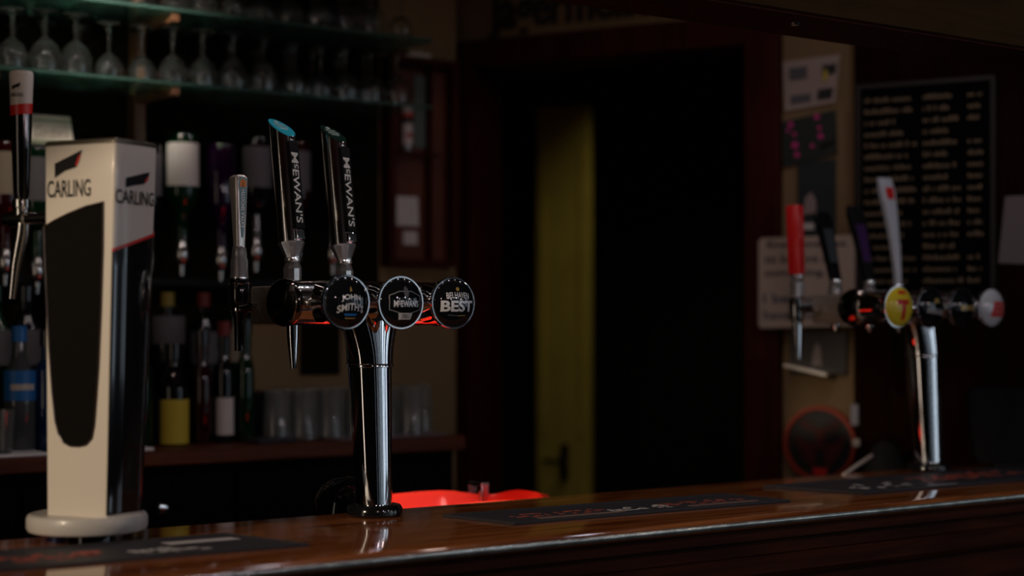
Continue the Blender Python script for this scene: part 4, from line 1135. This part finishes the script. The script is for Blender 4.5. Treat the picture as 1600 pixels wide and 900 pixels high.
# black lower wrap on the right and rear sides, curved upper edge
ns = len(sec(.3)); i0 = 5
bm = NB(); lo_r = []; 
idx = list(range(i0, ns-4))
_P = sec(.44)
def ztop_of(k):
    d = sum(math.dist(_P[i][:2], _P[i+1][:2]) for i in range(i0, idx[k]))
    return .443+.30*min(d, .12)
t_ = bmesh.new(); V = []
NZ = 12
for k, i in enumerate(idx):
    colv = []
    zt2 = ztop_of(k)
    for m in range(NZ+1):
        z = ZBs+.004+(zt2-ZBs-.004)*m/NZ; p = sec(z, .0012)[i]; colv.append(t_.verts.new(p))
    V.append(colv)
for a, c in zip(V, V[1:]):
    for m in range(NZ): t_.faces.new((a[m], c[m], c[m+1], a[m+1]))
bm = NB(); merge(bm, t_); obj('black_wrap', bm, BLACK, L1, smooth=50)
t_ = bmesh.new(); V = []
for k, i in enumerate(idx):
    zt2 = ztop_of(k); V.append([t_.verts.new(sec(z, .0014)[i]) for z in (zt2-.0005, zt2+.0045)])
for a, c in zip(V, V[1:]): t_.faces.new((a[0], c[0], c[1], a[1]))
bm = NB(); merge(bm, t_); obj('red_line', bm, RED, L1, smooth=50)
# front window: black gloss panel
def fx(f): return -WT/2+WT*f
pts = [(.005, .484), (.15, .493), (.35, .503), (.6, .513), (.84, .519), (.835, .45), (.81, .36), (.775, .27), (.74, .215), (.715, .18), (.68, .160), (.60, .150), (.5, .147), (.38, .147), (.28, .152), (.21, .165), (.165, .185), (.12, .23), (.075, .30), (.04, .38), (.015, .44)]
yfr = -DT/2
bm = NB(); flat(bm, [(fx(a), z) for a, z in pts], yfr-.0012, yfr+.001); wv = obj('front_window', bm, mat('black window gloss', (.010, .009, .008), .07, coat=1), L1, smooth=0)
# raised rim line of the window
bm = NB(); 
rim = [(fx(a), yfr-.0016, z) for a, z in pts]+[(fx(pts[0][0]), yfr-.0016, pts[0][1])]
tube(bm, rim, .0011, 8); obj('window_rim', bm, mat('dark brown rim', (.05, .03, .025), .3), wv)
# lettering and swoosh, front
bm = NB(); textface(bm, 'CARLING', fx(.355), .541, yfr-.0008, wd=WT*.61, ht=.0265, bold=.012)
INKB = mat('black lager ink', (.008, .007, .008), .6, spec=.2)
obj('front_lettering', bm, INKB, L1, smooth=0)
bm = NB(); flat(bm, [(fx(.155), .558), (fx(.155), .580), (fx(.54), .599), (fx(.50), .582), (fx(.46), .573), (fx(.30), .568)], yfr-.001, yfr); obj('front_swoosh', bm, INKB, L1, smooth=0)
bm = NB(); flat(bm, [(fx(.46), .5735), (fx(.50), .5825), (fx(.525), .594), (fx(.49), .588), (fx(.455), .577)], yfr-.0016, yfr-.0004); obj('red_accent', bm, RED, L1, smooth=0)
# right side lettering draped on the curved side
def side_pt(s, z, e=.0010):              # s in metres along the perimeter from the front-right corner
    P = sec(z, e)[5:ns-6]; d = 0
    for a, c in zip(P, P[1:]):
        l = math.dist(a[:2], c[:2])
        if d+l >= s: f = (s-d)/l; return (a[0]+(c[0]-a[0])*f, a[1]+(c[1]-a[1])*f, z)
        d += l
    return (P[-1][0], P[-1][1], z)
bm = text('CARLING', .090, .0215, .012, .004); mapv(bm, lambda c: side_pt(max(0, .0485+c.x), .527+c.y)); obj('side_lettering', bm, INKB, L1, smooth=0)
bm = poly_t([(-.030, -.002), (-.030, .013), (.026, .026), (.022, .012), (.012, .006), (-.014, .002)], .004); mapv(bm, lambda c: side_pt(.055+c.x, .543+c.y)); obj('side_swoosh', bm, INKB, L1, smooth=0)
bm = poly_t([(.014, .007), (.022, .0125), (.0245, .021), (.016, .013)], .004); mapv(bm, lambda c: side_pt(.055+c.x, .543+c.y, .0014)); obj('side_accent', bm, RED, L1, smooth=0)
# tap on the far left side: -x
zt0 = .502
xl = -WT/2
bm = NB(); lathe(bm, [(0, 0), (.021, 0), (.021, .010), (.016, .018), (0, .019)], 32, Matrix.Translation((xl+.002, 0, zt0)) @ Matrix.Rotation(R(-90), 4, 'Y')); obj('tap_collar', bm, CREAM, L1)
bm = NB()
lathe(bm, [(0, .015), (.011, .015), (.011, .030), (.014, .032), (.014, .040), (.010, .042), (.010, .085), (.013, .087), (.013, .120), (.009, .123), (.009, .132), (0, .133)], 28, Matrix.Translation((xl, 0, zt0)) @ Matrix.Rotation(R(-90), 4, 'Y'))
xt = xl-.098
lathe(bm, [(0, 0), (.012, 0), (.012, .012), (.014, .014), (.014, .026), (.010, .028), (0, .03)], 28, Matrix.Translation((xt, 0, zt0+.004)))
lt = obj('tap', bm, CHROME2, L1)
bm = NB(); tube(bm, [(xt+.004, 0, zt0), (xt+.002, -.001, zt0-.025), (xt-.008, -.004, zt0-.075), (xt-.014, -.006, zt0-.128)], [.011, .0115, .009, .0065], 20); obj('nozzle', bm, CHROME2, lt)
bm = NB(); rs = []
for f, wx in ((0, .010), (.05, .013), (.5, .0165), (.70, .0175)):
    rs.append([(xt+wx*math.cos(q), wx*.9*math.sin(q), zt0+.030+f*.205) for q in [2*math.pi*i/28 for i in range(28)]])
loft(bm, rs); lh = obj('tap_handle', bm, BLACK, L1, smooth=50)
def hring(f, e=0, tilt=0):
    wx = .0175+.0025*(f-.7)/.3+e
    return [(xt+wx*math.cos(q), wx*.9*math.sin(q), zt0+.030+f*.205+tilt*math.cos(q-.6)) for q in [2*math.pi*i/28 for i in range(28)]]
bm = NB(); loft(bm, [hring(.66, .0004, .002), hring(.74, .0006, .002)]); obj('red_band', bm, RED, lh, smooth=50)
bm = NB(); loft(bm, [hring(.735, .0002, .002), hring(.98), hring(1.0, -.002)]); obj('white_cap', bm, CREAM, lh, smooth=50)
def hp(c, e=.0012):
    a = -1.35+c.x/.019; wx = .0195+e; return (xt+wx*math.cos(a), wx*.9*math.sin(a), zt0+.030+.205*.84+c.y)
bm = text('CARLING', .023, .0065, .01, .003); mapv(bm, lambda c: hp(Vector((c.x, c.y-.006, 0)))); obj('handle_lettering', bm, INKB, lh, smooth=0)
bm = poly_t([(-.007, .0), (-.007, .006), (.008, .011), (.006, .005)], .003); mapv(bm, lambda c: hp(Vector((c.x, c.y+.002, 0)))); obj('handle_swoosh', bm, INKB, lh, smooth=0)
tag(L1, 'tall white and black lager tap tower on a round base, nearest the left', 'lager tap tower')
